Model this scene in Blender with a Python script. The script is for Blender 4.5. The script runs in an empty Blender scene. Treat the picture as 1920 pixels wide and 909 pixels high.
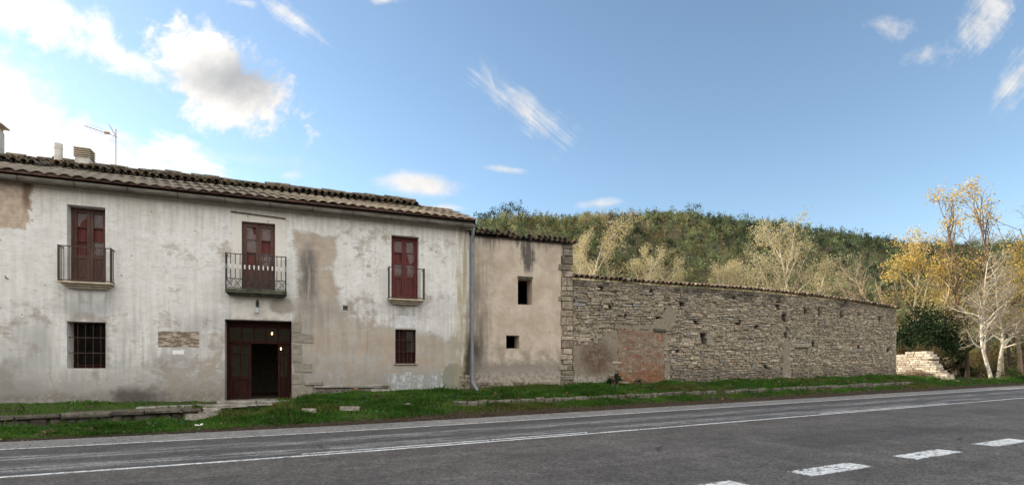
import bpy, math, random
import numpy as np
from mathutils import Vector, Matrix
R = math.radians
rng = np.random.default_rng(7)
random.seed(7)
scn = bpy.context.scene
COL = scn.collection

# ------------------------------------------------------------------ camera
cam_d = bpy.data.cameras.new('camera'); cam = bpy.data.objects.new('camera', cam_d); COL.objects.link(cam)
cam.location = (0, 0, 1.6); cam.rotation_euler = (R(90), 0, 0)
cam_d.sensor_width = 36; cam_d.lens = 18.75; cam_d.shift_y = (690 - 454.5) / 1920
cam_d.clip_start = .05; cam_d.clip_end = 20000
scn.camera = cam

# ------------------------------------------------------------------ light + exposure
SUN_AZ, SUN_EL = -68.0, 17.0          # azimuth clockwise from +Y
EXPOSURE = 1.05
SKY_STRENGTH = .12
sdir = Vector((math.sin(R(SUN_AZ)) * math.cos(R(SUN_EL)), math.cos(R(SUN_AZ)) * math.cos(R(SUN_EL)), math.sin(R(SUN_EL))))
sl = bpy.data.lights.new('sun', 'SUN'); sl.energy = 3.4; sl.angle = R(.55); sl.color = (1, .88, .70)
so = bpy.data.objects.new('sun', sl); COL.objects.link(so)
so.rotation_euler = sdir.to_track_quat('Z', 'Y').to_euler()
scn.view_settings.view_transform = 'Standard'; scn.view_settings.look = 'None'
scn.view_settings.exposure = EXPOSURE; scn.view_settings.gamma = 1; scn.view_settings.use_curve_mapping = False
scn.cycles.max_bounces = 6; scn.cycles.transparent_max_bounces = 12
scn.cycles.use_denoising = True

# ------------------------------------------------------------------ node helper
class NT:
    def __init__(s, tree):
        s.t = tree; s.n = tree.nodes; s.l = tree.links
    def new(s, typ, **kw):
        n = s.n.new(typ)
        for k, v in kw.items(): setattr(n, k, v)
        return n
    def put(s, sock, v):
        if isinstance(v, bpy.types.NodeSocket): s.l.new(v, sock)
        elif v is not None:
            try: sock.default_value = v
            except Exception: sock.default_value = (*v, 1)
    def m(s, op, a, b=None, c=None, clamp=False):
        n = s.new('ShaderNodeMath', operation=op, use_clamp=clamp)
        s.put(n.inputs[0], a)
        if b is not None: s.put(n.inputs[1], b)
        if c is not None: s.put(n.inputs[2], c)
        return n.outputs[0]
    def add(s, *a):
        o = a[0]
        for x in a[1:]: o = s.m('ADD', o, x)
        return o
    def mul(s, *a):
        o = a[0]
        for x in a[1:]: o = s.m('MULTIPLY', o, x)
        return o
    def sub(s, a, b): return s.m('SUBTRACT', a, b)
    def mx(s, *a):
        o = a[0]
        for x in a[1:]: o = s.m('MAXIMUM', o, x)
        return o
    def step(s, v, lo, hi, t0=0., t1=1.):
        n = s.new('ShaderNodeMapRange', interpolation_type='SMOOTHSTEP')
        s.put(n.inputs[0], v); s.put(n.inputs[1], lo); s.put(n.inputs[2], hi); s.put(n.inputs[3], t0); s.put(n.inputs[4], t1)
        return n.outputs[0]
    def mix(s, f, a, b, mode='MIX'):
        n = s.new('ShaderNodeMix', data_type='RGBA', blend_type=mode)
        s.put(n.inputs[0], f)
        for k, v in ((6, a), (7, b)):
            if isinstance(v, (tuple, list)): v = (*v[:3], 1)
            s.put(n.inputs[k], v)
        return n.outputs[2]
    def noise(s, vec, scale, detail=4, rough=.55, dist=0.):
        n = s.new('ShaderNodeTexNoise'); s.put(n.inputs['Vector'], vec)
        n.inputs['Scale'].default_value = scale; n.inputs['Detail'].default_value = detail
        n.inputs['Roughness'].default_value = rough; n.inputs['Distortion'].default_value = dist
        return n.outputs[0]
    def voro(s, vec, scale, feature='F1'):
        n = s.new('ShaderNodeTexVoronoi', feature=feature); s.put(n.inputs['Vector'], vec); n.inputs['Scale'].default_value = scale
        return n
    def vec(s, x, y, z):
        n = s.new('ShaderNodeCombineXYZ'); s.put(n.inputs[0], x); s.put(n.inputs[1], y); s.put(n.inputs[2], z); return n.outputs[0]
    def xyz(s, v):
        n = s.new('ShaderNodeSeparateXYZ'); s.put(n.inputs[0], v); return n.outputs
    def scale(s, v, f):
        n = s.new('ShaderNodeVectorMath', operation='MULTIPLY'); s.put(n.inputs[0], v); n.inputs[1].default_value = f; return n.outputs[0]
    def bump(s, h, strength=.5, dist=.02, nrm=None):
        n = s.new('ShaderNodeBump'); n.inputs['Strength'].default_value = strength; n.inputs['Distance'].default_value = dist
        s.put(n.inputs['Height'], h)
        if nrm is not None: s.put(n.inputs['Normal'], nrm)
        return n.outputs[0]

# ------------------------------------------------------------------ world: Nishita sky + clouds
w = bpy.data.worlds.new('World'); scn.world = w; w.use_nodes = True
N = NT(w.node_tree); N.n.clear()
sky = N.new('ShaderNodeTexSky', sky_type='NISHITA', sun_disc=False)
sky.sun_elevation = R(SUN_EL); sky.sun_rotation = R(SUN_AZ); sky.altitude = 500; sky.air_density = 1.0; sky.dust_density = .1; sky.ozone_density = 1.6
dv = N.new('ShaderNodeTexCoord').outputs['Generated']
dx, dy, dz = N.xyz(dv)
yy = N.mx(dy, .05)
U = N.m('DIVIDE', dx, yy); V = N.m('DIVIDE', dz, yy)
front = N.step(dy, .1, .25)
uv = N.vec(U, V, 0.)
nA = N.noise(uv, 7.5, 10, .63, .35)
nB = N.noise(N.vec(U, V, 3.3), 22., 7, .62, .5)
def blob(px, py, ra, rb, rot, kn=.9, soft=.35, streak=0., gain=1.):
    cu, cv = (px - 960) / 1000, (690 - py) / 1000
    a, b = N.sub(U, cu), N.sub(V, cv)
    c, s_ = math.cos(R(rot)), math.sin(R(rot))
    p = N.mul(N.add(N.mul(a, c), N.mul(b, s_)), 1000. / ra); q = N.mul(N.sub(N.mul(b, c), N.mul(a, s_)), 1000. / rb)
    e = N.m('SQRT', N.add(N.mul(p, p), N.mul(q, q)))
    nn = N.add(N.mul(N.sub(nA, .5), kn * 4.6), N.mul(N.sub(nB, .5), kn * 2.6))
    if streak:
        nS = N.noise(N.vec(N.mul(p, .55 * ra / 100), N.mul(q, 2.4 * rb / 30), px * .013), 1.25, 8, .62, .9)
        nn = N.add(N.mul(nn, 1 - streak), N.mul(N.sub(nS, .5), streak * 4.2))
    return N.mul(N.step(N.add(N.sub(1., e), nn), 0., soft), gain)
cl = [blob(415, 150, 205, 92, -29, .42, .50), blob(235, 110, 170, 34, -24, .55, .9, 0, .85), blob(40, 25, 230, 56, -12, .45, .8, 0, .95),
      blob(-20, 190, 220, 120, -35, .40, 1.1, 0, .97), blob(190, 280, 370, 66, -22, .40, 1.0), blob(40, 305, 330, 120, -12, .32, 1.0), blob(360, 305, 160, 36, -20, .5, 1.0, .3, .85),
      blob(530, 22, 120, 22, -35, .7, 1.3, .3, .75), blob(455, 4, 55, 12, -10, .6, 1.2, 0, .8), blob(720, 2, 45, 11, 0, .6, 1.1, 0, .8),
      blob(990, 212, 125, 40, -40, .6, 1.4, .38, .95), blob(925, 160, 60, 20, -66, .5, 1.9, .7, .7),
      blob(785, 345, 105, 27, -5, .28, .9, .1, .95), blob(945, 317, 52, 8, -8, .4, 1.2, .2, .8), blob(840, 390, 50, 9, 0, .4, 1.2, 0, .8),
      blob(1845, 30, 110, 55, 48, .7, 1.3, .2, .9), blob(1905, 150, 105, 42, 52, .7, 1.4, .3, .85), blob(1665, 52, 54, 28, -10, .7, 1.5, .1, .8),
      blob(1728, 106, 58, 23, 20, .7, 1.5, .2, .75), blob(1122, 381, 55, 11, 5, .35, 1.2, 0, .7), blob(545, 328, 36, 13, 0, .5, 1.4, 0, .7),
      blob(480, 300, 180, 20, -4, .6, 1.8, .3, .35), blob(1870, 440, 160, 40, 0, .3, 1.8, .3, .4)]
cm = N.mul(N.mx(*cl), front)
# bright unseen cloud cover added behind and above the camera to light the facade
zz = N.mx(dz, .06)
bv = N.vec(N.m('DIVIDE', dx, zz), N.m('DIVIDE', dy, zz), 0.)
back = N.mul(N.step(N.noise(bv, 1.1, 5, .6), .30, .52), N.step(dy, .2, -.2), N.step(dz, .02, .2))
sv = N.new('ShaderNodeVectorMath', operation='DOT_PRODUCT'); N.put(sv.inputs[0], dv); sv.inputs[1].default_value = sdir
sund = N.mx(sv.outputs['Value'], 0.)
glow = N.m('POWER', sund, 14.)
core = N.m('POWER', sund, 60.)
# grey heart of the big cumulus
gu, gv = N.mul(N.sub(U, (440 - 960) / 1000), 8.), N.mul(N.sub(V, (690 - 150) / 1000), 15.)
gr = N.mul(N.step(N.add(N.m('SQRT', N.add(N.mul(gu, gu), N.mul(gv, gv))), N.mul(N.sub(nA, .5), 1.4)), 1.25, .0), .85)
cbr = N.m('MINIMUM', N.add(.29, N.mul(nB, .20), N.mul(nA, .10), N.mul(N.m('POWER', sund, 6.), .30)), .60)
ccol = N.mix(gr, (1.0, .968, .925), (.40, .425, .46))
cloud = N.new('ShaderNodeVectorMath', operation='SCALE'); N.put(cloud.inputs[0], ccol); N.put(cloud.inputs[3], cbr)
hsv = N.new('ShaderNodeHueSaturation'); hsv.inputs['Saturation'].default_value = .96; hsv.inputs['Hue'].default_value = .496; N.put(hsv.inputs['Color'], sky.outputs[0])
skyc = N.new('ShaderNodeVectorMath', operation='SCALE'); N.put(skyc.inputs[0], hsv.outputs[0]); skyc.inputs[3].default_value = SKY_STRENGTH
s1 = N.mix(cm, skyc.outputs[0], cloud.outputs[0])
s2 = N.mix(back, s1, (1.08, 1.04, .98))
gl = N.new('ShaderNodeVectorMath', operation='SCALE'); gl.inputs[0].default_value = (1., .93, .82); N.put(gl.inputs[3], N.add(N.mul(glow, .06), N.mul(core, .30), N.mul(N.m('POWER', sund, 6.), .09)))
s3 = N.mix(1., s2, gl.outputs[0], 'ADD')
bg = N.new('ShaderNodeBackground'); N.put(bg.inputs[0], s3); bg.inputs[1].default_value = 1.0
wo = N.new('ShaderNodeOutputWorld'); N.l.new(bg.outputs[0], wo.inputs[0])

# ------------------------------------------------------------------ materials
def mat(name, rough=.85, spec=.3):
    m = bpy.data.materials.new(name); m.use_nodes = True
    n = NT(m.node_tree); n.bsdf = m.node_tree.nodes['Principled BSDF']
    n.bsdf.inputs['Roughness'].default_value = rough; n.bsdf.inputs['Specular IOR Level'].default_value = spec
    n.mat = m; n.co = n.new('ShaderNodeTexCoord').outputs['Object']
    n.base = n.bsdf.inputs['Base Color']; n.nrm = n.bsdf.inputs['Normal']
    return n
def simple(name, c1, c2, scale=6, rough=.8, bump=.2, bscale=30, spec=.3, metal=0., sc=(1, 1, 1)):
    n = mat(name, rough, spec); v = n.scale(n.co, sc)
    f = n.step(n.noise(v, scale, 6, .6), .3, .7)
    n.put(n.base, n.mix(f, c1, c2)); n.bsdf.inputs['Metallic'].default_value = metal
    n.put(n.nrm, n.bump(n.noise(v, bscale, 4), bump, .02))
    return n.mat
def attr_mat(name, rough=.85, var=.35, scale=8, trans=0., bump=.4, bscale=25, spec=.2, stain=None):
    n = mat(name, rough, spec)
    a = n.new('ShaderNodeAttribute', attribute_name='Col').outputs[0]
    f = n.step(n.noise(n.co, scale, 6, .62), .25, .75, 1 - var, 1 + var)
    c = n.mix(1., a, n.vec(f, f, f), 'MULTIPLY')
    if stain: c = stain(n, c)
    n.put(n.base, c)
    if bump: n.put(n.nrm, n.bump(n.noise(n.co, bscale, 5, .65), bump, .03))
    if trans:
        tr = n.new('ShaderNodeBsdfTranslucent'); n.put(tr.inputs[0], c)
        ms = n.new('ShaderNodeMixShader'); ms.inputs[0].default_value = trans
        n.l.new(n.bsdf.outputs[0], ms.inputs[1]); n.l.new(tr.outputs[0], ms.inputs[2])
        n.l.new(ms.outputs[0], n.n['Material Output'].inputs[0])
    return n.mat

def ell(n, X, Z, cx, cz, rx, rz, dist, soft=.5):
    p, q = n.mul(n.sub(X, cx), 1 / rx), n.mul(n.sub(Z, cz), 1 / rz)
    e = n.m('SQRT', n.add(n.mul(p, p), n.mul(q, q)))
    return n.step(n.add(e, dist), 1., 1. - soft)
def box(n, X, Z, x0, z0, x1, z1, dist, soft=.04):
    a = n.m('MINIMUM', n.m('MINIMUM', n.sub(X, x0), n.sub(x1, X)), n.m('MINIMUM', n.sub(Z, z0), n.sub(z1, Z)))
    return n.step(n.add(a, dist), 0., soft)

def plaster_house():
    n = mat('lime_plaster', .92, .15)
    X, Y, Z = n.xyz(n.co)
    nb = n.noise(n.co, .55, 5, .6); nm = n.noise(n.co, 1.9, 7, .65, .3)
    hs = n.noise(n.scale(n.co, (1.6, 2, 4.2)), 1.5, 9, .68, .5)     # horizontal brush strokes
    vs = n.noise(n.scale(n.co, (7, 2, .55)), 1.1, 6, .6, .15)      # vertical runs
    fine = n.noise(n.co, 22, 5, .7); mid = n.noise(n.co, 6.5, 6, .7, .3)
    dst = n.mul(n.sub(nm, .5), .9); dsl = n.mul(n.sub(mid, .5), .22)
    tan_ = n.mix(n.step(nm, .3, .7), (.37, .30, .235), (.49, .415, .335))
    tan_ = n.mix(n.step(hs, .45, .7, 0, .5), tan_, (.33, .30, .265))
    white = n.mix(n.step(nm, .3, .7), (.66, .648, .62), (.79, .78, .76))
    white = n.mix(n.step(n.add(n.mul(hs, .5), n.mul(nb, .5)), .46, .62, 0, .5), white, (.57, .55, .51))
    white = n.mix(n.step(n.add(n.mul(vs, .6), n.mul(nb, .4)), .46, .70, 0, .20), white, (.50, .48, .45))
    bare = n.mx(box(n, X, Z, .9, .4, 2.6, 6.1, n.mul(n.sub(nm, .5), .8), .5), n.mul(box(n, X, Z, 1.2, .4, 6.9, 3.1, n.mul(n.sub(nm, .5), 1.2), .9), .6))
    brush = n.noise(n.scale(n.co, (3, 2, 30)), 1.2, 5, .6, .2)
    v = n.add(n.mul(nb, .42), n.mul(nm, .30), n.mul(hs, .13), n.mul(mid, .08), n.mul(brush, .07))
    v = n.add(v, n.step(n.add(Z, n.mul(n.sub(nb, .5), 5.)), .8, 4.8, -.025, .055), n.step(X, -.5, -3.5, 0., .045), n.mul(bare, -.15))
    wf = n.step(v, .455, .53)
    wf = n.mul(wf, n.step(n.add(n.mul(mid, .5), n.mul(brush, .3), n.mul(nb, .2)), .36, .52, .84, 1.))
    flk = n.mul(n.step(n.add(n.mul(mid, .45), n.mul(nm, .25), n.mul(hs, .3)), .60, .68), wf, .45)
    edge = n.mul(wf, n.sub(1., wf), 2.2)
    c = n.mix(flk, n.mix(wf, tan_, white), (.43, .385, .33))
    c = n.mix(n.m('MINIMUM', edge, .22), c, (.22, .19, .155))
    # grey damp and dirt plus painted-in shade, stronger low on the wall
    gf = n.mul(n.step(n.add(n.mul(nm, .5), n.mul(vs, .35), n.mul(mid, .15)), .40, .60), n.step(Z, 4.8, 1.2, .15, .80))
    c = n.mix(gf, c, n.mix(n.step(nm, .35, .65), (.20, .195, .185), (.34, .335, .325)))
    low = n.mul(n.step(Z, 2.6, .7), n.step(n.add(n.mul(hs, .6), n.mul(mid, .4)), .52, .62), .65)
    c = n.mix(low, c, (.52, .525, .53))
    big2 = n.noise(n.scale(n.co, (.5, 1, .8)), .9, 4, .55)
    c = n.mix(n.mul(n.step(big2, .48, .62), n.step(Z, 5., 1.5, .12, .55)), c, (.265, .26, .25))
    # warm tint under the eave
    c = n.mix(n.mul(n.step(n.add(Z, n.mul(n.sub(vs, .5), 1.6), n.mul(n.sub(nm, .5), .5)), 1.9, .7), .7), c, (.22, .21, .19))
    c = n.mix(n.mul(n.step(n.add(Z, n.mul(n.sub(mid, .5), .7), n.mul(n.sub(nm, .5), .6)), 1.05, .75), n.step(mid, .40, .55), .8), c, (.19, .165, .135))
    c = n.mix(n.mul(n.step(n.add(Z, n.mul(n.sub(vs, .5), 2.6)), 5.8, 6.7), .55), c, (.50, .43, .34))
    for (a_, b_, zt_, ln_) in ((-4.85, -3.6, 3.8, 1.5), (-.8, .88, 3.75, .6), (4.0, 5.2, 3.75, 1.3), (-4.8, -3.8, 1.6, .9), (4.2, 5.0, 1.7, .9)):
        run = n.mul(box(n, X, Z, a_, zt_ - ln_, b_, zt_, n.mul(n.sub(vs, .5), .5), .25), n.step(n.add(n.mul(vs, .7), n.mul(fine, .3)), .44, .60), n.step(Z, zt_ - ln_, zt_, .25, 1.))
        c = n.mix(n.mul(run, .55), c, (.27, .255, .235))
    # stains with shapes of their own
    c = n.mix(n.mul(ell(n, X, Z, 1.5, 4.6, .42, 1.55, dst, .8), n.step(n.add(vs, n.mul(fine, .35)), .42, .72), .95), c, (.13, .12, .115))
    c = n.mix(n.mul(ell(n, X, Z, 1.75, 3.2, .8, 1.1, dst, .9), n.step(vs, .42, .62), .55), c, (.22, .21, .20))
    c = n.mix(n.mul(ell(n, X, Z, 3.45, 5.2, .55, 1.1, dst, .7), n.step(n.add(n.mul(mid, .7), n.mul(vs, .3)), .5, .6), .8), c, (.20, .195, .19))
    c = n.mix(n.mul(ell(n, X, Z, 3.2, 2.6, .9, 1.7, dst, .9), n.step(vs, .5, .66), .5), c, (.26, .25, .24))
    c = n.mix(box(n, X, Z, -2.6, 2.2, -1.52, 2.7, n.mul(dsl, .18), .03), c, n.mix(n.step(n.noise(n.scale(n.co, (2, 1, 6)), 2, 5, .65), .45, .6), (.17, .125, .085), (.42, .37, .31)))
    c = n.mix(box(n, X, Z, -2.24, 2.0, -1.92, 2.15, n.mul(dsl, .2), .03), c, (.74, .74, .74))
    tl = n.mul(n.step(n.add(X, n.mul(n.sub(mid, .5), .7), n.mul(n.sub(nm, .5), .5)), -5.52, -5.58), n.step(n.add(Z, n.mul(n.sub(mid, .5), .3)), 5.33, 5.38))
    c = n.mix(tl, c, n.mix(n.step(mid, .4, .6), (.40, .31, .235), (.50, .41, .33)))
    c = n.mix(n.mul(n.step(n.add(n.m('ABSOLUTE', n.add(X, 5.63)), n.mul(n.sub(nm, .5), .25)), .14, .03), n.step(Z, 5.7, 6.2)), c, (.20, .14, .10))
    c = n.mix(n.mul(ell(n, X, Z, -3.1, .78, .95, .42, dst, .7), .9), c, (.085, .078, .07))
    c = n.mix(n.mul(ell(n, X, Z, -5.4, 2.2, .6, 1.3, dst, .8), .5), c, (.30, .30, .29))
    c = n.mix(n.mul(ell(n, X, Z, -4.2, 3.3, .8, .35, dst, .7), .55), c, (.33, .33, .33))
    c = n.mix(n.mul(box(n, X, Z, -.68, 3.1, .82, 6.36, n.mul(dsl, .3), .05), n.step(mid, .3, .6, .35, .75)), c, (.66, .62, .55))
    c = n.mix(n.mul(ell(n, X, Z, .75, 3.55, .5, .32, dst, .4), .8), c, (.27, .235, .18))
    cem = box(n, X, Z, 3.9, .2, 6.55, 1.45, n.mul(n.sub(nm, .5), .7), .06)
    c = n.mix(n.mul(cem, .9), c, n.mix(n.step(n.add(n.mul(mid, .6), n.mul(vs, .4)), .48, .62), (.29, .295, .29), (.56, .59, .60)))
    c = n.mix(n.mul(ell(n, X, Z, 6.3, 1.2, .48, .62, n.mul(dsl, 1.5), .12), .85), c, (.215, .215, .165))
    c = n.mix(box(n, X, Z, 4.24, 2.96, 5.04, 3.4, n.mul(dsl, .1), .03), c, n.mix(n.step(mid, .4, .6), (.50, .50, .50), (.62, .62, .62)))
    c = n.mix(n.mul(n.step(n.add(X, n.mul(n.sub(nm, .5), .8)), 6.15, 6.6), n.step(vs, .35, .6), .85), c, (.36, .30, .18))
    c = n.mix(n.mul(n.step(n.add(X, n.mul(n.sub(nm, .5), .5), n.mul(Z, -.09)), 6.42, 6.62), n.step(Z, 3.3, 2.2)), c, (.075, .066, .052))
    wv = n.new('ShaderNodeVectorMath', operation='ADD'); n.put(wv.inputs[0], n.co); n.put(wv.inputs[1], n.vec(n.mul(n.sub(mid, .5), .35), 0., n.mul(n.sub(hs, .5), .35)))
    crk = n.mul(n.step(n.voro(wv.outputs[0], .9, 'DISTANCE_TO_EDGE').outputs[0], .007, .002), n.step(nb, .58, .66), .5)
    c = n.mix(crk, c, (.12, .105, .09))
    # small chips and pits
    ch = n.step(n.add(n.voro(n.co, 2.6).outputs[0], n.mul(fine, .10)), .125, .10)
    c = n.mix(n.mul(ch, .8), c, (.25, .20, .15))
    c = n.mix(n.step(fine, .60, .75, 0, .18), c, (.36, .31, .26))
    n.put(n.base, c)
    h = n.add(n.mul(wf, .35), n.mul(hs, .35), n.mul(mid, .5), n.mul(fine, .25), n.mul(ch, -.8), n.mul(nm, .8), n.mul(flk, -.5), n.mul(crk, -1.))
    n.put(n.nrm, n.bump(h, .34, .03))
    return n.mat
def plaster_annex():
    n = mat('ochre_plaster', .92, .15)
    X, Y, Z = n.xyz(n.co)
    nm = n.noise(n.co, 1.4, 7, .65, .3); mid = n.noise(n.co, 6, 6, .7); fine = n.noise(n.co, 24, 5, .7)
    vs = n.noise(n.scale(n.co, (6, 2, .5)), 1.2, 6, .6, .2)
    dst = n.mul(n.sub(nm, .5), 1.0)
    c = n.mix(n.step(nm, .3, .7), (.40, .325, .25), (.53, .45, .365))
    c = n.mix(n.step(n.add(n.mul(mid, .6), n.mul(nm, .4)), .5, .62, 0, .5), c, (.58, .50, .41))
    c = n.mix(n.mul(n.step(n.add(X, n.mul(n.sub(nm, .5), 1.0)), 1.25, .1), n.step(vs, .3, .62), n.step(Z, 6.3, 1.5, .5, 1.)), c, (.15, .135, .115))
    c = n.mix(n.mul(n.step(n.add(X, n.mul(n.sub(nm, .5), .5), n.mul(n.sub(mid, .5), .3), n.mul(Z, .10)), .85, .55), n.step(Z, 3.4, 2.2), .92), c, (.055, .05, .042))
    c = n.mix(n.mul(ell(n, X, Z, 2.25, 5.85, .42, 1.0, n.mul(dst, 1.4), .6), n.step(n.add(n.mul(vs, .6), n.mul(mid, .4)), .42, .52), .92), c, (.085, .075, .07))
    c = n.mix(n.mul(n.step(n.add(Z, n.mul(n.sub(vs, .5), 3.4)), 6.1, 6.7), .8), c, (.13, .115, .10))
    c = n.mix(n.mul(n.step(n.add(Z, n.mul(n.sub(nm, .5), 2.2), n.mul(n.sub(mid, .5), .6)), 2.5, 1.6), .85), c, (.215, .185, .155))
    c = n.mix(n.mul(n.step(n.add(Z, n.mul(n.sub(mid, .5), 1.0)), 1.75, 1.25), n.step(mid, .42, .58), .7), c, (.45, .40, .34))
    ch = n.step(n.add(n.voro(n.co, 2.2).outputs[0], n.mul(fine, .1)), .13, .10)
    c = n.mix(n.mul(ch, .7), c, (.24, .19, .15))
    n.put(n.base, c)
    n.put(n.nrm, n.bump(n.add(n.mul(nm, 1.), n.mul(mid, .6), n.mul(fine, .3), n.mul(ch, -.8)), .6, .04))
    return n.mat
def patch_mat():
    n = mat('mortar_render', .95, .1)
    X, Y, Z = n.xyz(n.co); nm = n.noise(n.co, 1.6, 7, .65, .4); mid = n.noise(n.co, 7, 6, .7)
    c = n.mix(n.step(mid, .3, .7), (.20, .168, .128), (.29, .248, .192))
    dst = n.mul(n.sub(nm, .5), 1.5)
    c = n.mix(n.mul(ell(n, X, Z, 1.1, 1.95, 1.15, .95, n.mul(dst, 1.1), .6), n.step(n.add(n.mul(mid, .6), n.mul(nm, .4)), .36, .56), .9), c, (.105, .062, .043))
    c = n.mix(n.mul(n.step(Z, 1.45, 1.1), n.step(mid, .4, .6), .8), c, (.46, .44, .41))
    n.put(n.base, c); n.put(n.nrm, n.bump(n.add(nm, n.mul(mid, .7), n.mul(n.noise(n.co, 25, 4), .4)), .9, .06))
    return n.mat
def road_mat():
    n = mat('asphalt', .88, .25)
    X, Y, Z = n.xyz(n.co)
    fine = n.noise(n.co, 55, 3, .8); spk = n.voro(n.co, 34).outputs[1]; spk = n.xyz(spk)[0]
    big = n.noise(n.co, .5, 5, .6); st = n.noise(n.scale(n.co, (.5, 5.5, 1)), 1., 7, .72, .5)
    Yw = n.add(Y, n.mul(n.sub(big, .5), .25))
    far = n.mix(n.step(big, .3, .7), (.070, .069, .070), (.090, .087, .085))
    tr1 = n.step(n.m('ABSOLUTE', n.sub(Yw, 12.35)), .55, .15); tr2 = n.step(n.m('ABSOLUTE', n.sub(Yw, 11.05)), .5, .15)
    wear = n.mul(n.mx(tr1, tr2), n.step(n.add(n.mul(st, .7), n.mul(fine, .3)), .46, .58))
    far = n.mix(n.mul(wear, .9), far, (.30, .29, .285))
    near = n.mix(n.step(big, .3, .7), (.080, .073, .067), (.110, .100, .092))
    wn = n.mul(n.step(st, .62, .74), n.step(big, .48, .62), .6)
    near = n.mix(wn, near, (.20, .19, .185))
    wr = n.mul(n.step(Yw, 4.3, 3.2), n.step(n.add(n.mul(st, .6), n.mul(fine, .4)), .45, .6), .6)
    near = n.mix(wr, near, (.19, .18, .175))
    sh = n.mix(n.step(big, .3, .7), (.17, .168, .166), (.215, .21, .205))
    c = n.mix(n.step(Y, 10.30, 10.36), near, far)
    c = n.mix(n.step(n.add(Y, n.mul(n.sub(big, .5), .12)), 13.84, 13.9), c, sh)
    tk = n.mul(n.mx(n.step(n.m('ABSOLUTE', n.sub(Yw, 9.2)), .5, .1), n.step(n.m('ABSOLUTE', n.sub(Yw, 7.2)), .5, .1)), n.step(st, .4, .6), .35)
    c = n.mix(n.mul(tk, n.step(Y, 10.3, 10.2)), c, (.155, .140, .128))
    mot = n.noise(n.co, 2.2, 6, .7); mf = n.step(mot, .3, .7, .82, 1.18); c = n.mix(1., c, n.vec(mf, mf, mf), 'MULTIPLY')
    pt = n.mul(box(n, X, Y, 9.5, 6.3, 14.8, 7.6, n.mul(n.sub(mot, .5), .10), .04), n.step(Y, 10, 9)); c = n.mix(n.mul(pt, .45), c, (.050, .048, .047))
    ol = n.mul(n.step(n.noise(n.scale(n.co, (.25, 1.6, 1)), 1.1, 5, .6), .60, .72), .45); c = n.mix(ol, c, (.045, .043, .041))
    crk = n.voro(n.add(0, 0) if False else n.scale(n.co, (.35, .8, 1)), .8, 'DISTANCE_TO_EDGE').outputs[0]
    cr = n.mul(n.step(n.add(crk, n.mul(n.sub(n.noise(n.co, 5, 4), .5), .05)), .012, .002), n.step(Y, 15, 14), n.step(big, .52, .62), .6)
    c = n.mix(cr, c, (.02, .02, .02))
    f = n.step(n.add(n.mul(fine, .5), n.mul(spk, .5)), .15, .85, .55, 1.5)
    c = n.mix(1., c, n.vec(f, f, f), 'MULTIPLY')
    n.put(n.base, c); n.put(n.nrm, n.bump(n.add(fine, spk), .5, .006))
    return n.mat
def paint_mat():
    n = mat('road_paint', .75, .25)
    d = n.noise(n.co, 14, 6, .7, .4); big = n.noise(n.co, 1.2, 4, .6)
    X, Y, Z = n.xyz(n.co)
    crk = n.voro(n.scale(n.co, (1, 1.3, 1)), 3.2, 'DISTANCE_TO_EDGE').outputs[0]
    n.put(n.base, n.mix(n.step(n.noise(n.co, 9, 5), .3, .7), (.50, .50, .485), (.74, .74, .72)))
    E = n.xyz(n.new('ShaderNodeAttribute', attribute_name='Col').outputs['Vector'])
    fz = n.noise(n.co, 30, 4, .7); wv = n.sub(n.add(n.mul(fz, .6), n.mul(d, .4)), .5)
    eg = n.mul(n.step(n.add(n.sub(1., n.m('ABSOLUTE', E[0])), n.mul(wv, 1.7)), .0, .22), n.step(n.add(n.mul(n.sub(1., n.m('ABSOLUTE', E[1])), 3.5), n.mul(wv, 1.7)), .0, .22))
    a = n.mul(eg, n.step(n.add(n.mul(d, .8), n.mul(big, .2)), .40, .48), n.step(n.add(crk, n.mul(n.sub(d, .5), .12)), -.012, .004))
    n.put(n.bsdf.inputs['Alpha'], a)
    return n.mat
def ground_mat():
    n = mat('soil', .95, .1)
    a = n.noise(n.co, .8, 7, .65); b = n.noise(n.co, 7, 6, .7)
    c = n.mix(n.step(a, .35, .65), (.085, .062, .042), (.15, .115, .075))
    c = n.mix(n.step(b, .45, .6, 0, .8), c, (.06, .075, .028))
    n.put(n.base, c); n.put(n.nrm, n.bump(b, .8, .1))
    return n.mat
def verge_mat():
    n = mat('verge_soil', .95, .1)
    X, Y, Z = n.xyz(n.co); a = n.noise(n.co, 1.1, 7, .65); b = n.noise(n.co, 11, 6, .7)
    c = n.mix(n.step(b, .35, .65), (.030, .022, .016), (.065, .048, .034))
    g = n.mul(n.step(n.add(a, n.mul(b, .4)), .55, .75), n.step(Y, 15.5, 15.75))
    c = n.mix(g, c, n.mix(b, (.035, .06, .012), (.06, .09, .02)))
    n.put(n.base, c); n.put(n.nrm, n.bump(n.add(a, b), .9, .05))
    return n.mat
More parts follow.
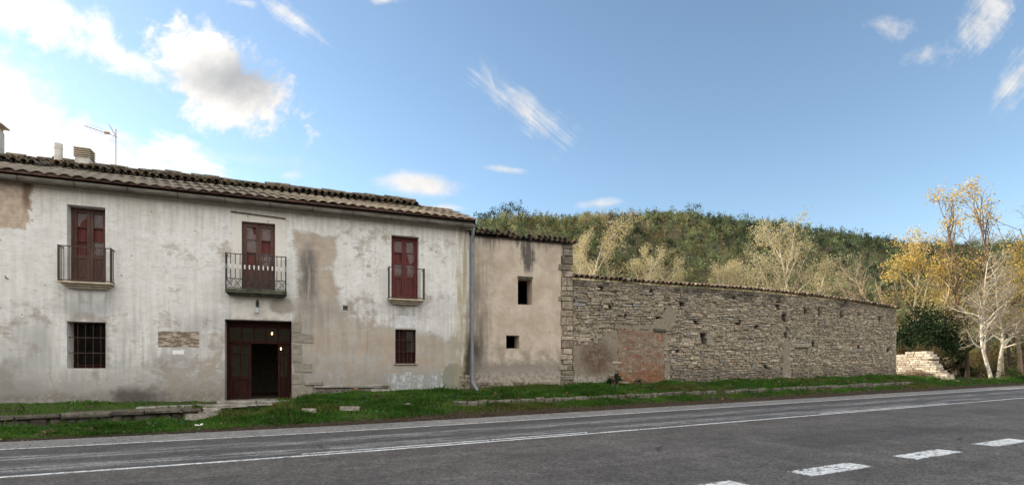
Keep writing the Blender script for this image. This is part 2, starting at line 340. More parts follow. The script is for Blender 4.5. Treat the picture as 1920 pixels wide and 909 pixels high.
def glass_mat(name, dust=.10, refl=.10):
    m = bpy.data.materials.new(name); m.use_nodes = True; n = NT(m.node_tree); n.n.clear()
    co = n.new('ShaderNodeTexCoord').outputs['Object']
    t = n.new('ShaderNodeBsdfTransparent'); t.inputs[0].default_value = (.9, .92, .92, 1)
    g = n.new('ShaderNodeBsdfGlossy'); g.inputs['Roughness'].default_value = .04
    n.put(g.inputs['Normal'], n.bump(n.noise(co, 3., 3), .12, .02))
    d = n.new('ShaderNodeBsdfDiffuse'); d.inputs[0].default_value = (.32, .30, .28, 1)
    m1 = n.new('ShaderNodeMixShader'); n.put(m1.inputs[0], n.step(n.noise(co, 4, 5), .3, .7, dust * .5, dust * 1.6)); n.l.new(t.outputs[0], m1.inputs[1]); n.l.new(d.outputs[0], m1.inputs[2])
    m2 = n.new('ShaderNodeMixShader'); m2.inputs[0].default_value = refl; n.l.new(m1.outputs[0], m2.inputs[1]); n.l.new(g.outputs[0], m2.inputs[2])
    o = n.new('ShaderNodeOutputMaterial'); n.l.new(m2.outputs[0], o.inputs[0])
    return m
def emit_mat(name, col, st):
    m = bpy.data.materials.new(name); m.use_nodes = True
    b = m.node_tree.nodes['Principled BSDF']; b.inputs['Emission Color'].default_value = (*col, 1); b.inputs['Emission Strength'].default_value = st
    return m
def tile_stain(n, c):
    a = n.noise(n.co, 3, 6, .7)
    c = n.mix(n.step(a, .46, .62, 0, .8), c, (.055, .050, .042))
    return n.mix(n.step(n.noise(n.co, 9, 5, .7), .58, .7, 0, .6), c, (.33, .30, .22))
def stone_stain(n, c):
    X, Y, Z = n.xyz(n.co)
    a = n.noise(n.co, .7, 6, .65)
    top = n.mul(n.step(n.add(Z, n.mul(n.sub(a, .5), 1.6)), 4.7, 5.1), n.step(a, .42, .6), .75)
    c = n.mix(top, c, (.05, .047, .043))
    return n.mix(n.mul(n.step(n.add(Z, n.mul(n.sub(a, .5), 1.5)), 1.9, 1.2), .45), c, (.10, .088, .072))

M = {}
M['plaster'] = plaster_house(); M['annex'] = plaster_annex(); M['patch'] = patch_mat()
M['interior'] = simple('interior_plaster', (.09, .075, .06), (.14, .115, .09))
M['road'] = road_mat(); M['paint'] = paint_mat(); M['ground'] = ground_mat(); M['verge'] = verge_mat()
M['stone'] = attr_mat('field_stone', .92, .4, 9, 0, .8, 22, .15, stone_stain)
M['pale_stone'] = attr_mat('kerb_stone', .92, .45, 9, 0, .8, 22, .15)
M['mortar'] = simple('dark_mortar', (.11, .092, .072), (.25, .212, .165), 5, .95, .8, 22)
M['brick'] = attr_mat('hollow_brick', .9, .3, 6, 0, .5, 30, .15)
M['brickjoint'] = simple('brick_joint', (.23, .175, .135), (.30, .24, .19), 7, .95, .5, 30)
M['tile'] = attr_mat('clay_tile', .92, .35, 7, 0, .6, 25, .1, tile_stain)
def sheet_mat():
    n = mat('weathered_roof_sheet', .9, .15)
    a = n.noise(n.co, 1.2, 7, .65); b = n.noise(n.scale(n.co, (8, 1.2, 1)), 1, 6, .7); f = n.noise(n.co, 16, 5, .7)
    X, Y, Z = n.xyz(n.co)
    c = n.mix(n.step(a, .35, .65), (.23, .18, .125), (.33, .265, .185))
    c = n.mix(n.step(b, .45, .65, 0, .75), c, (.13, .115, .095))
    c = n.mix(n.step(f, .55, .7, 0, .6), c, (.47, .43, .33))
    c = n.mix(n.mul(n.step(n.add(X, n.mul(n.sub(a, .5), 1.5)), 2.5, -2.), .5), c, (.17, .155, .135))  # shade over the left part of the roof painted in as grey
    n.put(n.base, c); n.put(n.nrm, n.bump(n.add(b, f), .5, .02)); return n.mat
M['sheet'] = sheet_mat()
M['gutter'] = simple('weathered_gutter', (.085, .075, .062), (.20, .18, .15), 4, .85, .4, 20, sc=(.5, 2, 2))
M['iron'] = simple('rusty_iron', (.022, .018, .016), (.075, .042, .028), 14, .7, .3, 60, .4)
M['blackiron'] = simple('black_iron', (.012, .012, .013), (.03, .028, .026), 14, .55, .2, 60, .4)
M['whitepaint'] = simple('white_collar_paint', (.62, .60, .57), (.75, .74, .71), 20)
M['balcstone'] = simple('balcony_stone', (.34, .28, .20), (.50, .43, .33), 5, .9, .6, 25)
M['mossstone'] = simple('mossy_slab', (.035, .036, .028), (.10, .10, .07), 6, .95, .7, 22)
M['greystone'] = simple('dressed_stone', (.19, .168, .132), (.31, .28, .23), 4, .92, .7, 20, sc=(1, 1, 3))
M['slab'] = simple('worn_slab', (.16, .145, .12), (.33, .31, .275), 4, .92, .7, 18)
M['redwood'] = simple('oxblood_painted_wood', (.085, .012, .010), (.13, .024, .018), 5, .6, .3, 30, .35, sc=(3, 3, .6))
M['brownwood'] = simple('brown_painted_wood', (.06, .025, .018), (.105, .05, .036), 5, .6, .3, 30, .35, sc=(3, 3, .6))
M['doorwood'] = simple('dark_red_door_wood', (.020, .0065, .005), (.036, .012, .009), 5, .7, .3, 30, .10, sc=(3, 3, .6))
M['glass'] = glass_mat('dusty_glass', .15, .03); M['doorglass'] = glass_mat('door_glass', .03, .06); M['darkglass'] = glass_mat('dark_window_glass', .02, .015)
M['pvc'] = simple('grey_pvc', (.145, .165, .19), (.19, .21, .235), 3, .5, .05, 30, .4)
M['chimney'] = simple('chimney_render', (.45, .42, .38), (.62, .59, .54), 5, .9, .5, 25)
M['bulb'] = emit_mat('lit_bulb', (1, .50, .16), 14)
M['tin'] = simple('enamel_tin', (.33, .36, .40), (.50, .53, .57), 9, .45, .1, 30, .5)
M['bark'] = attr_mat('bark', .9, .4, 7, 0, .5, 18, .1)
M['leaf'] = attr_mat('leaf', .7, .25, 2, .35, 0, 1, .25)
M['grass'] = attr_mat('grass_blade', .6, .2, 1.5, .3, 0, 1, .3)
M['forest'] = attr_mat('forest_leaf', .8, .25, .3, .4, 0, 1, .1)
M['copper'] = simple('antenna_metal', (.30, .14, .07), (.42, .22, .12), 10, .5, .1, 30, .5)

# ------------------------------------------------------------------ mesh helpers
def tag(o, label=None, cat=None, group=None, kind=None):
    for k, v in (('label', label), ('category', cat), ('group', group), ('kind', kind)):
        if v: o[k] = v
    return o
def empty(name, loc=(0, 0, 0), rz=0., label=None, cat=None, group=None):
    o = bpy.data.objects.new(name, None); COL.objects.link(o); o.location = loc; o.rotation_euler = (0, 0, rz)
    o.empty_display_size = .2
    return tag(o, label, cat, group)
def link(name, me, m, parent=None, smooth=False):
    o = bpy.data.objects.new(name, me); COL.objects.link(o)
    if m: me.materials.append(m)
    if parent: o.parent = parent
    if smooth and len(me.polygons): me.polygons.foreach_set('use_smooth', [True] * len(me.polygons))
    return o
def arr_mesh(name, v, f, m, parent=None, col=None, smooth=False):
    """v (n,3), f (k,c) uniform polygons, col (n,3) per-vertex colours"""
    v = np.asarray(v, np.float32); f = np.asarray(f, np.int32)
    me = bpy.data.meshes.new(name); me.vertices.add(len(v)); me.vertices.foreach_set('co', v.ravel())
    k, c = f.shape
    me.loops.add(k * c); me.loops.foreach_set('vertex_index', f.ravel())
    me.polygons.add(k); me.polygons.foreach_set('loop_start', np.arange(0, k * c, c, dtype=np.int32))
    me.update(calc_edges=True)
    if col is not None:
        a = me.attributes.new('Col', 'FLOAT_COLOR', 'POINT')
        cc = np.ones((len(v), 4), np.float32); cc[:, :3] = col; a.data.foreach_set('color', cc.ravel())
    me.validate()
    return link(name, me, m, parent, smooth)
class MB:
    def __init__(s): s.v = []; s.f = []; s.c = []; s.cur = (.5, .5, .5)
    def quad(s, *p):
        k = len(s.v); s.v += [tuple(q) for q in p]; s.c += [s.cur] * len(p); s.f.append(tuple(range(k, k + len(p))))
    def box(s, x0, x1, y0, y1, z0, z1):
        k = len(s.v); s.v += [(x, y, z) for z in (z0, z1) for x, y in ((x0, y0), (x1, y0), (x1, y1), (x0, y1))]; s.c += [s.cur] * 8
        s.f += [tuple(k + i for i in q) for q in ((3, 2, 1, 0), (4, 5, 6, 7), (0, 1, 5, 4), (1, 2, 6, 5), (2, 3, 7, 6), (3, 0, 4, 7))]
    def stone(s, x0, x1, y0, y1, z0, z1, j=.02, ch=.03, rnd=random):
        """rough block: front face at y0, jittered and chamfered"""
        def r(a): return rnd.uniform(-a, a)
        k = len(s.v)
        ch = min(ch, (x1 - x0) * .3, (z1 - z0) * .3)
        cx = [x0 + r(j), x1 + r(j), x1 + r(j), x0 + r(j)]; cz = [z0 + r(j * .6), z0 + r(j * .6), z1 + r(j * .6), z1 + r(j * .6)]
        bk = [(cx[i], y1, cz[i]) for i in range(4)]; fr = [(cx[i], y0 + ch + r(j * .4), cz[i]) for i in range(4)]
        mx, mz = sum(cx) / 4, sum(cz) / 4; q = []
        for i in range(4):
            q.append((cx[i] + (ch if cx[i] < mx else -ch) * rnd.uniform(.5, 1.3), y0 + r(j * .7), cz[i] + (ch if cz[i] < mz else -ch) * rnd.uniform(.5, 1.3)))
        s.v += bk + fr + q; s.c += [s.cur] * 12
        for i in range(4):
            n = (i + 1) % 4
            s.f.append((k + i, k + n, k + 4 + n, k + 4 + i)); s.f.append((k + 4 + i, k + 4 + n, k + 8 + n, k + 8 + i))
        s.f.append((k + 8, k + 9, k + 10, k + 11)); s.f.append((k + 3, k + 2, k + 1, k))
    def tube(s, pts, r, n=8, cap=True):
        pts = [Vector(p) for p in pts]; rr = r if isinstance(r, (list, tuple)) else [r] * len(pts); k0 = len(s.v)
        up = None
        for i, p in enumerate(pts):
            d = (pts[min(i + 1, len(pts) - 1)] - pts[max(i - 1, 0)]).normalized()
            a = d.cross(Vector((0, 0, 1)) if abs(d.z) < .95 else Vector((1, 0, 0))).normalized()
            if up is not None and a.dot(up) < 0: a = -a
            up = a; b = d.cross(a)
            for t in range(n):
                q = p + (a * math.cos(2 * math.pi * t / n) + b * math.sin(2 * math.pi * t / n)) * rr[i]
                s.v.append(tuple(q)); s.c.append(s.cur)
        for i in range(len(pts) - 1):
            for t in range(n):
                u = (t + 1) % n
                s.f.append((k0 + i * n + t, k0 + i * n + u, k0 + (i + 1) * n + u, k0 + (i + 1) * n + t))
        if cap:
            s.f.append(tuple(k0 + t for t in range(n))[::-1]); s.f.append(tuple(k0 + (len(pts) - 1) * n + t for t in range(n)))
    def lathe(s, c, prof, n=14):
        k = len(s.v)
        for r, z in prof:
            for t in range(n):
                s.v.append((c[0] + r * math.cos(2 * math.pi * t / n), c[1] + r * math.sin(2 * math.pi * t / n), c[2] + z)); s.c.append(s.cur)
        for i in range(len(prof) - 1):
            for t in range(n):
                u = (t + 1) % n; s.f.append((k + i * n + t, k + i * n + u, k + (i + 1) * n + u, k + (i + 1) * n + t))
        s.f.append(tuple(k + t for t in range(n))[::-1]); s.f.append(tuple(k + (len(prof) - 1) * n + t for t in range(n)))
    def barrel(s, p0, p1, r0, r1, up=(0, 0, 1), thick=.014, n=7, a0=0., a1=math.pi):
        """half-round clay tile running p0 -> p1, arched towards up"""
        p0, p1 = Vector(p0), Vector(p1); d = (p1 - p0).normalized(); up = Vector(up); side = d.cross(up).normalized(); up = side.cross(d).normalized()
        k = len(s.v)
        for p, r in ((p0, r0), (p1, r1)):
            for q in (r, r - thick):
                for t in range(n):
                    a = a0 + (a1 - a0) * t / (n - 1)
                    s.v.append(tuple(p + side * (q * math.cos(a)) + up * (q * math.sin(a)))); s.c.append(s.cur)
        o0, i0, o1, i1 = k, k + n, k + 2 * n, k + 3 * n
        for t in range(n - 1):
            s.f += [(o0 + t, o0 + t + 1, o1 + t + 1, o1 + t), (i0 + t + 1, i0 + t, i1 + t, i1 + t + 1), (o0 + t + 1, o0 + t, i0 + t, i0 + t + 1), (o1 + t, o1 + t + 1, i1 + t + 1, i1 + t)]
        for t in (0, n - 1): s.f.append((o0 + t, o1 + t, i1 + t, i0 + t))
    def build(s, name, m, parent=None, smooth=False, bevel=0):
        me = bpy.data.meshes.new(name); me.from_pydata(s.v, [], s.f)
        a = me.attributes.new('Col', 'FLOAT_COLOR', 'POINT'); cc = np.ones((len(s.v), 4), np.float32); cc[:, :3] = np.array(s.c); a.data.foreach_set('color', cc.ravel())
        me.update(); o = link(name, me, m, parent, smooth)
        if bevel:
            b = o.modifiers.new('bevel', 'BEVEL'); b.width = bevel; b.segments = 1; b.limit_method = 'ANGLE'
        return o

def wall_mesh(mb, x0, x1, z0, z1, holes, thick, topfn=None, dx=None, y0=0.):
    """vertical wall facing -Y with rectangular openings (x0,z0,x1,z1,depth|None = right through)"""
    xs = {x0, x1}; zs = {z0, z1}
    for h in holes: xs |= {h[0], h[2]}; zs |= {h[1], h[3]}
    if dx:
        t = x0
        while t < x1: xs.add(round(t, 3)); t += dx
    xs = sorted(x for x in xs if x0 <= x <= x1); zs = sorted(z for z in zs if z0 <= z <= z1)
    def Z(z, x): return topfn(x) if (topfn and z == z1) else z
    y1 = y0 + thick
    for i in range(len(xs) - 1):
        for j in range(len(zs) - 1):
            a, b, c, d = xs[i], xs[i + 1], zs[j], zs[j + 1]; cx, cz = (a + b) / 2, (c + d) / 2
            hit = [h for h in holes if h[0] < cx < h[2] and h[1] < cz < h[3]]
            if not hit: mb.quad((a, y0, Z(c, a)), (b, y0, Z(c, b)), (b, y0, Z(d, b)), (a, y0, Z(d, a)))
            if not (hit and hit[0][4] is None): mb.quad((b, y1, Z(c, b)), (a, y1, Z(c, a)), (a, y1, Z(d, a)), (b, y1, Z(d, b)))
        mb.quad((xs[i], y0, Z(z1, xs[i])), (xs[i + 1], y0, Z(z1, xs[i + 1])), (xs[i + 1], y1, Z(z1, xs[i + 1])), (xs[i], y1, Z(z1, xs[i])))
    for e in (x0, x1): mb.quad((e, y0, z0), (e, y0, Z(z1, e)), (e, y1, Z(z1, e)), (e, y1, z0))
    for (a, c, b, d, dep) in holes:
        e = y1 if dep is None else y0 + dep
        mb.quad((a, y0, c), (a, e, c), (a, e, d), (a, y0, d)); mb.quad((b, e, c), (b, y0, c), (b, y0, d), (b, e, d))
        mb.quad((a, y0, d), (a, e, d), (b, e, d), (b, y0, d)); mb.quad((a, e, c), (a, y0, c), (b, y0, c), (b, e, c))
        if dep is not None: mb.quad((a, e, c), (b, e, c), (b, e, d), (a, e, d))

def quads(cent, size, col, r, aspect=1.0, flat=0., out=None):
    """random little leaf faces"""
    n = len(cent); nrm = r.normal(size=(n, 3)); nrm[:, 2] += flat
    if out is not None: nrm = nrm * .45 + out
    nrm /= np.linalg.norm(nrm, axis=1)[:, None]
    a = np.cross(nrm, r.normal(size=(n, 3))); a /= np.linalg.norm(a, axis=1)[:, None]; b = np.cross(nrm, a)
    size = np.broadcast_to(size, (n,))[:, None]
    a = a * size * .5; b = b * size * .5 * aspect
    v = np.stack([cent - a * 1.0, cent - b * .62, cent + a * 1.0, cent + b * .62], 1).reshape(-1, 3)
    return v, np.arange(n * 4).reshape(n, 4), np.repeat(np.broadcast_to(col, (n, 3)), 4, 0)
def segs_mesh(S, col, sides=5):
    """S (n,8): p0,p1,r0,r1 -> tapered tubes"""
    S = np.asarray(S, float); n = len(S); p0, p1 = S[:, :3], S[:, 3:6]; d = p1 - p0; d /= np.linalg.norm(d, axis=1)[:, None] + 1e-9
    ref = np.where(np.abs(d[:, 2:3]) < .9, np.array([[0, 0, 1.]]), np.array([[1., 0, 0]])); a = np.cross(d, ref); a /= np.linalg.norm(a, axis=1)[:, None]; b = np.cross(d, a)
    th = np.arange(sides) * 2 * np.pi / sides
    ring = a[:, None, :] * np.cos(th)[None, :, None] + b[:, None, :] * np.sin(th)[None, :, None]
    v = np.concatenate([p0[:, None] + ring * S[:, 6][:, None, None], p1[:, None] + ring * S[:, 7][:, None, None]], 1).reshape(-1, 3)
    base = (np.arange(n) * 2 * sides)[:, None]; t = np.arange(sides); u = (t + 1) % sides
    f = np.stack([base + t, base + u, base + sides + u, base + sides + t], -1).reshape(-1, 4)
    return v, f, np.repeat(np.broadcast_to(col, (n, 3)), 2 * sides, 0)
def joinm(parts):
    V, F, C = [], [], []; k = 0
    for v, f, c in parts: V.append(v); F.append(f + k); C.append(c); k += len(v)
    return np.concatenate(V), np.concatenate(F), np.concatenate(C)

# ------------------------------------------------------------------ terrain
ROT = math.atan(.5); UR = np.array([math.cos(ROT), math.sin(ROT)]); NR = np.array([-math.sin(ROT), math.cos(ROT)])
def zr(s): s = np.asarray(s, float); return .0135 * (np.sqrt((s - 2) ** 2 + 9) + (s - 2)) / 2
def zb(s): return np.interp(s, [-20, -6, .3, 1.4, 2.2, 3.8, 7.1, 11.3, 16, 24, 32, 34.5, 37, 42, 60, 150], [.67, .67, .60, .63, .80, .83, .82, .99, .99, 1.1, 1.2, 1.15, 1.0, .8, 1.05, 2.4])
def dwall(s): return np.interp(s, [-20, -5.87, 7.1, 11.3, 200], [20.2, 18.87, 17.65, 17.27, 17.27])
def dk(s): return np.interp(s, [-3, -1.2, 1., 3.5, 5.5], [17.0, 16.95, 16.5, 16.15, 15.95])
def zlow(s): return np.interp(s, [-9, -7.5, -5, -1., 1, 4, 6, 12, 31, 33.5, 40], [.2, .16, .17, .19, .27, .34, .40, 0, 0, 0, 0]) + np.where(np.asarray(s) > 6, np.interp(s, [6, 12], [0, .32]) + zr(s) * np.interp(s, [6, 12], [0, 1]), 0)
def kstep(s): return np.interp(s, [-7.5, -6, -1.2, -.2, 3, 5.5, 31, 33], [.02, .25, .25, .05, .05, .17, .17, 0])
def verge_z(s, d):
    s = np.asarray(s, float); d = np.asarray(d, float)
    e0 = zr(s) + .015; k = dk(s); zl = zlow(s); zt = zl + kstep(s); B = zb(s); W = dwall(s)
    t1 = np.clip((d - 15.3) / (k - .05 - 15.3), 0, 1); bul = .06 * np.sin(np.pi * np.clip(t1, 0, 1))
    a = e0 + (zl - e0) * t1 ** .8 + bul * np.interp(s, [-2, 0], [.2, 1])
    b = zt + (B - zt) * np.clip((d - k - .05) / (W - k - .05), 0, 1)
    m = np.clip((d - k + .05) / .1, 0, 1)
    z = a * (1 - m) + b * m
    return np.where(d > W, B, z)
def sd(x, y): return x * UR[0] + y * UR[1], x * NR[0] + y * NR[1]
CR_PX = [-2000, 300, 700, 800, 890, 930, 960, 1000, 1060, 1100, 1200, 1300, 1400, 1470, 1530, 1580, 1640, 1700, 1760, 1850, 1920, 2100, 2500, 4000]
CR_Y = [600, 500, 455, 440, 424, 415, 409, 408, 406, 404, 406, 409, 416, 425, 438, 451, 461, 470, 476, 482, 489, 515, 560, 640]
def hill(x, y):
    r = x / np.maximum(y, 1.); px = 960 + 1000 * r
    e = (690 - np.interp(px, CR_PX, CR_Y) - np.interp(px, [700, 900, 1000, 1500, 1700, 1900], [12, 26, 34, 30, 18, 10])) / 1000
    Zc = 240 + 25 * np.sin(r * 4 + .5)
    t = np.clip((y - 72) / (Zc - 72), 0, 1)
    h = e * Zc * (np.sin(np.pi / 2 * t) ** 2.0)
    h += t * (1 - t) * 6 * np.sin(px * .021 + y * .03) * (t > 0)
    return np.where(y > Zc, e * Zc - (y - Zc) * .06, h) * (y > 60)
def ground_z(x, y):
    s, d = sd(x, y)
    W = dwall(s)
    under = zr(s) - .3
    t = np.clip((d - W - .1) / .5, 0, 1)
    z = under * (1 - t) + (zb(s) + .012 * np.clip(d - W, 0, 40)) * t
    z = np.where((s < 12.5) & (d > W - .2) & (d < W + 11), np.minimum(z, .2), z)
    bank = np.clip(-d - 9, 0, 60); z = z + 14 * (1 - np.exp(-bank / 22.))        # unseen slope behind the camera, added for pane reflections and warm bounce light
    h = hill(x, y)
    return np.maximum(z, h + 1.0 * (h > 0)) if False else z + h
# big sheet
def axis(n, lim, k=7.5):
    t = np.linspace(-1, 1, n); return np.sinh(t * k) / np.sinh(k) * lim
gx = np.sort(np.concatenate([axis(170, 4000), np.linspace(-40, 330, 120)])); gy = np.sort(np.concatenate([axis(150, 4000), np.linspace(5, 300, 150)]))
GX, GY = np.meshgrid(gx, gy); GZ = ground_z(GX, GY)
gv = np.stack([GX, GY, GZ], -1).reshape(-1, 3); ni, nj = len(gy), len(gx)
ii, jj = np.meshgrid(np.arange(ni - 1), np.arange(nj - 1), indexing='ij'); q = (ii * nj + jj).ravel()
tag(arr_mesh('ground', gv, np.stack([q, q + 1, q + nj + 1, q + nj], -1), M['ground'], smooth=True), kind='structure')
# road sheet in the road frame
rs = np.concatenate([np.linspace(-80, -20, 13), np.arange(-19, 61, 1.), np.linspace(62, 240, 40)]); rd = np.array([-7.5, -3, 0, 3, 6, 8, 10.33, 12, 13.84, 14.5, 15.42])
RS, RD = np.meshgrid(rs, rd, indexing='ij'); ni, nj = len(rs), len(rd)
ii, jj = np.meshgrid(np.arange(ni - 1), np.arange(nj - 1), indexing='ij'); q = (ii * nj + jj).ravel()
o = tag(arr_mesh('road', np.stack([RS, RD, zr(RS)], -1).reshape(-1, 3), np.stack([q, q + nj, q + nj + 1, q + 1], -1), M['road'], smooth=True), kind='structure'); o.rotation_euler.z = ROT
def mark(name, s0, s1, dfn, wd, step=.5, ends=False):
    n = max(2, int((s1 - s0) / step) + 1); s = np.linspace(s0, s1, n); c = dfn(s) if callable(dfn) else np.full(n, dfn)
    v = np.concatenate([np.stack([s, c - wd / 2, zr(s) + .004], -1), np.stack([s, c + wd / 2, zr(s) + .004], -1)]); q = np.arange(n - 1)
    o = tag(arr_mesh(name, v, np.stack([q, q + 1, q + n + 1, q + n], -1), M['paint'], col=np.stack([np.repeat([-1., 1.], n), np.tile(np.linspace(-1, 1, n), 2) * (1. if ends else 0.), np.zeros(2 * n)], -1)), kind='structure'); o.rotation_euler.z = ROT
mark('road_edge_line', -40, 200, 13.84, .12); mark('road_centre_line', -40, 200, 10.33, .15)
mark('road_second_line', .93, 7.3, 10.57, .11); mark('road_second_line', 16., 23.4, 10.57, .11)
for k in range(-1, 6):
    a = 4.47 + 2.67 * k; mark('road_dash', a, a + 1.5, lambda s: 5.03 + 0 * s, .42, .3, True)
# verge
vs_ = np.arange(-17, 70, .14); rows = []
for s in vs_:
    k, W = float(dk(s)), float(dwall(s))
    rows.append(np.concatenate([np.linspace(15.3, k - .05, 9), np.linspace(k + .05, W, 9), [W + .35]]))
VD = np.array(rows); VS = np.repeat(vs_[:, None], VD.shape[1], 1); VZ = verge_z(VS, VD)
VZ[:, 1:-1] += rng.normal(0, .014, VZ[:, 1:-1].shape)
ni, nj = VD.shape; ii, jj = np.meshgrid(np.arange(ni - 1), np.arange(nj - 1), indexing='ij'); q = (ii * nj + jj).ravel()
o = tag(arr_mesh('verge', np.stack([VS, VD, VZ], -1).reshape(-1, 3), np.stack([q, q + nj, q + nj + 1, q + 1], -1), M['verge'], smooth=True), kind='structure'); o.rotation_euler.z = ROT
def rworld(s, d, z): return (s * UR[0] + d * NR[0], s * UR[1] + d * NR[1], z)

# ------------------------------------------------------------------ farmhouse
HROT = math.atan(.388); HL = Vector((-7.92, 16.5, 0)); HU = Vector((math.cos(HROT), math.sin(HROT), 0)); HN = Vector((-math.sin(HROT), math.cos(HROT), 0))
house = empty('farmhouse', HL, HROT, 'long two storey farmhouse with peeling white plaster and red shuttered balcony windows', 'house')
XL, XR, TOPZ = -13.5, 6.87, 6.74
OP = dict(UL=(-4.74, 3.98, -3.86, 6.14, None), UM=(-.40, 3.97, .54, 6.11, None), UR=(4.13, 3.96, 5.06, 6.10, None), LL=(-4.74, 1.60, -3.85, 2.90, None), D=(-.86, .62, 1.02, 3.09, None), LR=(4.26, 1.76, 4.96, 2.92, None), V=(2.57, 3.49, 2.72, 3.63, .2))
mb = MB(); wall_mesh(mb, XL, XR, -.3, TOPZ, list(OP.values()), .6)
mb.box(XL, XL + .4, .603, 9.2, -.3, TOPZ); mb.box(XR - .4, XR, .603, 9.2, -.3, TOPZ); mb.box(XL + .403, XR - .403, 8.8, 9.2, -.3, TOPZ)
for e0, e1 in ((XL, XL + .4), (XR - .4, XR)):     # gables
    for e in (e0, e1): mb.quad((e, .603, TOPZ), (e, 9.2, TOPZ), (e, 4.5, 8.35))
mb.build('wall', M['plaster'], house)
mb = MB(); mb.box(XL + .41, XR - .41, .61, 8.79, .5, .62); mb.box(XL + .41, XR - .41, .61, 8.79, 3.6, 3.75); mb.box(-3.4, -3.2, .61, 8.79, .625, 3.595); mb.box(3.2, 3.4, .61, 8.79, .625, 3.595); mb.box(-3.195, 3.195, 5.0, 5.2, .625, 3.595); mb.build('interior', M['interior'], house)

# roof: corrugated front sheets + old clay tile band at the ridge
EZ, EY, RZ, RY = 6.78, -.42, 8.52, 4.5
SL = (RZ - EZ) / (RY - EY)
def roofz(y): return EZ + (y - EY) * SL
roof = MB(); L = .30; ss = np.arange(XL - .3, 7.16, .03)
nrow = 4; yb = np.linspace(EY, RY + .05, nrow + 1)
for r_ in range(nrow):
    y0, y1 = yb[r_], yb[r_ + 1] + .12; k = len(roof.v)
    sag = .02 * np.sin(ss * .7 + r_)
    ph = ((ss / L) % 1.0); prof = .062 * np.abs(np.sin(np.pi * ph)) ** .8 - .012
    for y, up in ((y0, .035), (y1, .0)):
        for s, p, g in zip(ss, prof, sag):
            roof.v.append((s, y + .02 * math.sin(s * 2.1), roofz(y) + p + up + g)); roof.c.append((.4, .35, .27))
    n = len(ss)
    for i in range(n - 1): roof.f.append((k + i, k + i + 1, k + n + i + 1, k + n + i))
# plain back slope and a board under the sheets
roofo = roof.build('roof', M['sheet'], house, True); sm = roofo.modifiers.new('thick', 'SOLIDIFY'); sm.thickness = .022; sm.offset = -1
mb = MB(); mb.quad((XL - .3, RY + .06, RZ + .02), (7.1, RY + .06, RZ + .02), (7.1, 9.6, 6.6), (XL - .3, 9.6, 6.6)); mb.build('back_slope', M['sheet'], roofo)
mb = MB()
mb.quad((XL, -.05, roofz(-.05) - .07), (7.08, -.05, roofz(-.05) - .07), (7.08, RY, RZ - .06), (XL, RY, RZ - .06)); mb.quad((7.08, -.05, roofz(-.05) - .06), (7.08, RY, RZ - .05), (7.08, RY, RZ - .25), (7.08, -.05, roofz(-.05) - .2))
mb.box(XL, 7.0, EY + .06, EY + .14, EZ - .02, roofz(EY + .1) + .012); mb.box(XL + .01, 6.86, .01, .55, 6.742, 6.862); mb.build('roof_boards', M['brownwood'], roofo)
tl = MB(); rr = random.Random(3)
s = XL - .2
while s < 5.75:
    hj = rr.uniform(-.02, .03)
    depth0 = 3.25 + .35 * math.sin(s * .6) + rr.uniform(-.08, .08) - (1.1 if s < -6.2 else 0)
    yy_ = RY + .05
    while yy_ > depth0:
        y1 = yy_; y0 = max(depth0 - .05, yy_ - .42)
        g = rr.choice([(.24, .17, .11), (.19, .15, .11), (.29, .21, .14), (.15, .13, .105), (.22, .19, .14)]); tl.cur = g
        tl.barrel((s + rr.uniform(-.012, .012), y0, roofz(y0) + .14 + hj + rr.uniform(0, .02)), (s, y1 + .06, roofz(y1) + .115 + hj), .108, .09, n=7)
        yy_ -= .36
    tl.cur = (.13, .11, .09)
    tl.barrel((s + .115, depth0 - .02, roofz(depth0) + .13 + hj), (s + .115, RY + .05, RZ + .12 + hj), .085, .085, up=(0, 0, -1), n=5)
    s += .235
s = XL - .2
while s < 5.75:      # ridge capping, uneven
    ln = .45; g = rr.choice([(.15, .12, .09), (.20, .16, .11), (.12, .105, .085)]); tl.cur = g
    z = RZ + .17 + rr.uniform(-.02, .035) + .025 * math.sin(s * 1.7)
    tl.barrel((s, RY + .08, z), (s + ln + .05, RY + .08, z + rr.uniform(-.01, .03)), .145, .125, n=7); s += ln * .92
tl.cur = (.14, .12, .095); tl.box(XL, 5.72, RY - .12, RY + .22, RZ - .15, RZ + .2)
tl.build('ridge_tile_band', M['tile'], roofo)
# gutter with brackets
g = MB(); n = 9; xs = np.linspace(XL - .2, 7.0, 40); 
for rad in (.10, .088):
    k = len(g.v)
    for x in xs:
        zc = 6.73 - (x - XL) * .0055
        for t in range(n):
            a = math.pi + math.pi * t / (n - 1); g.v.append((x, -.30 + rad * math.cos(a) * 1.0, zc + rad * math.sin(a) * 1.25)); g.c.append((.4, .4, .4))
    for i in range(len(xs) - 1):
        for t in range(n - 1): g.f.append((k + i * n + t, k + i * n + t + 1, k + (i + 1) * n + t + 1, k + (i + 1) * n + t))
mbg = g; gut = mbg.build('gutter', M['gutter'], house, True)
mb = MB(); mb.box(XL, 6.95, -.2, -.003, 6.60, 6.76); mb.build('cornice', M['gutter'], house, bevel=.02)
x = XL + .5
while x < 6.9:
    zc = 6.73 - (x - XL) * .0055; b = MB()
    b.tube([(x, -.30 + .108 * math.cos(math.pi + math.pi * t / 8), zc + .135 * math.sin(math.pi + math.pi * t / 8)) for t in range(9)] + [(x, -.02, zc - .05)], .011, 5)
    b.build('bracket', M['iron'], gut); x += 1.22
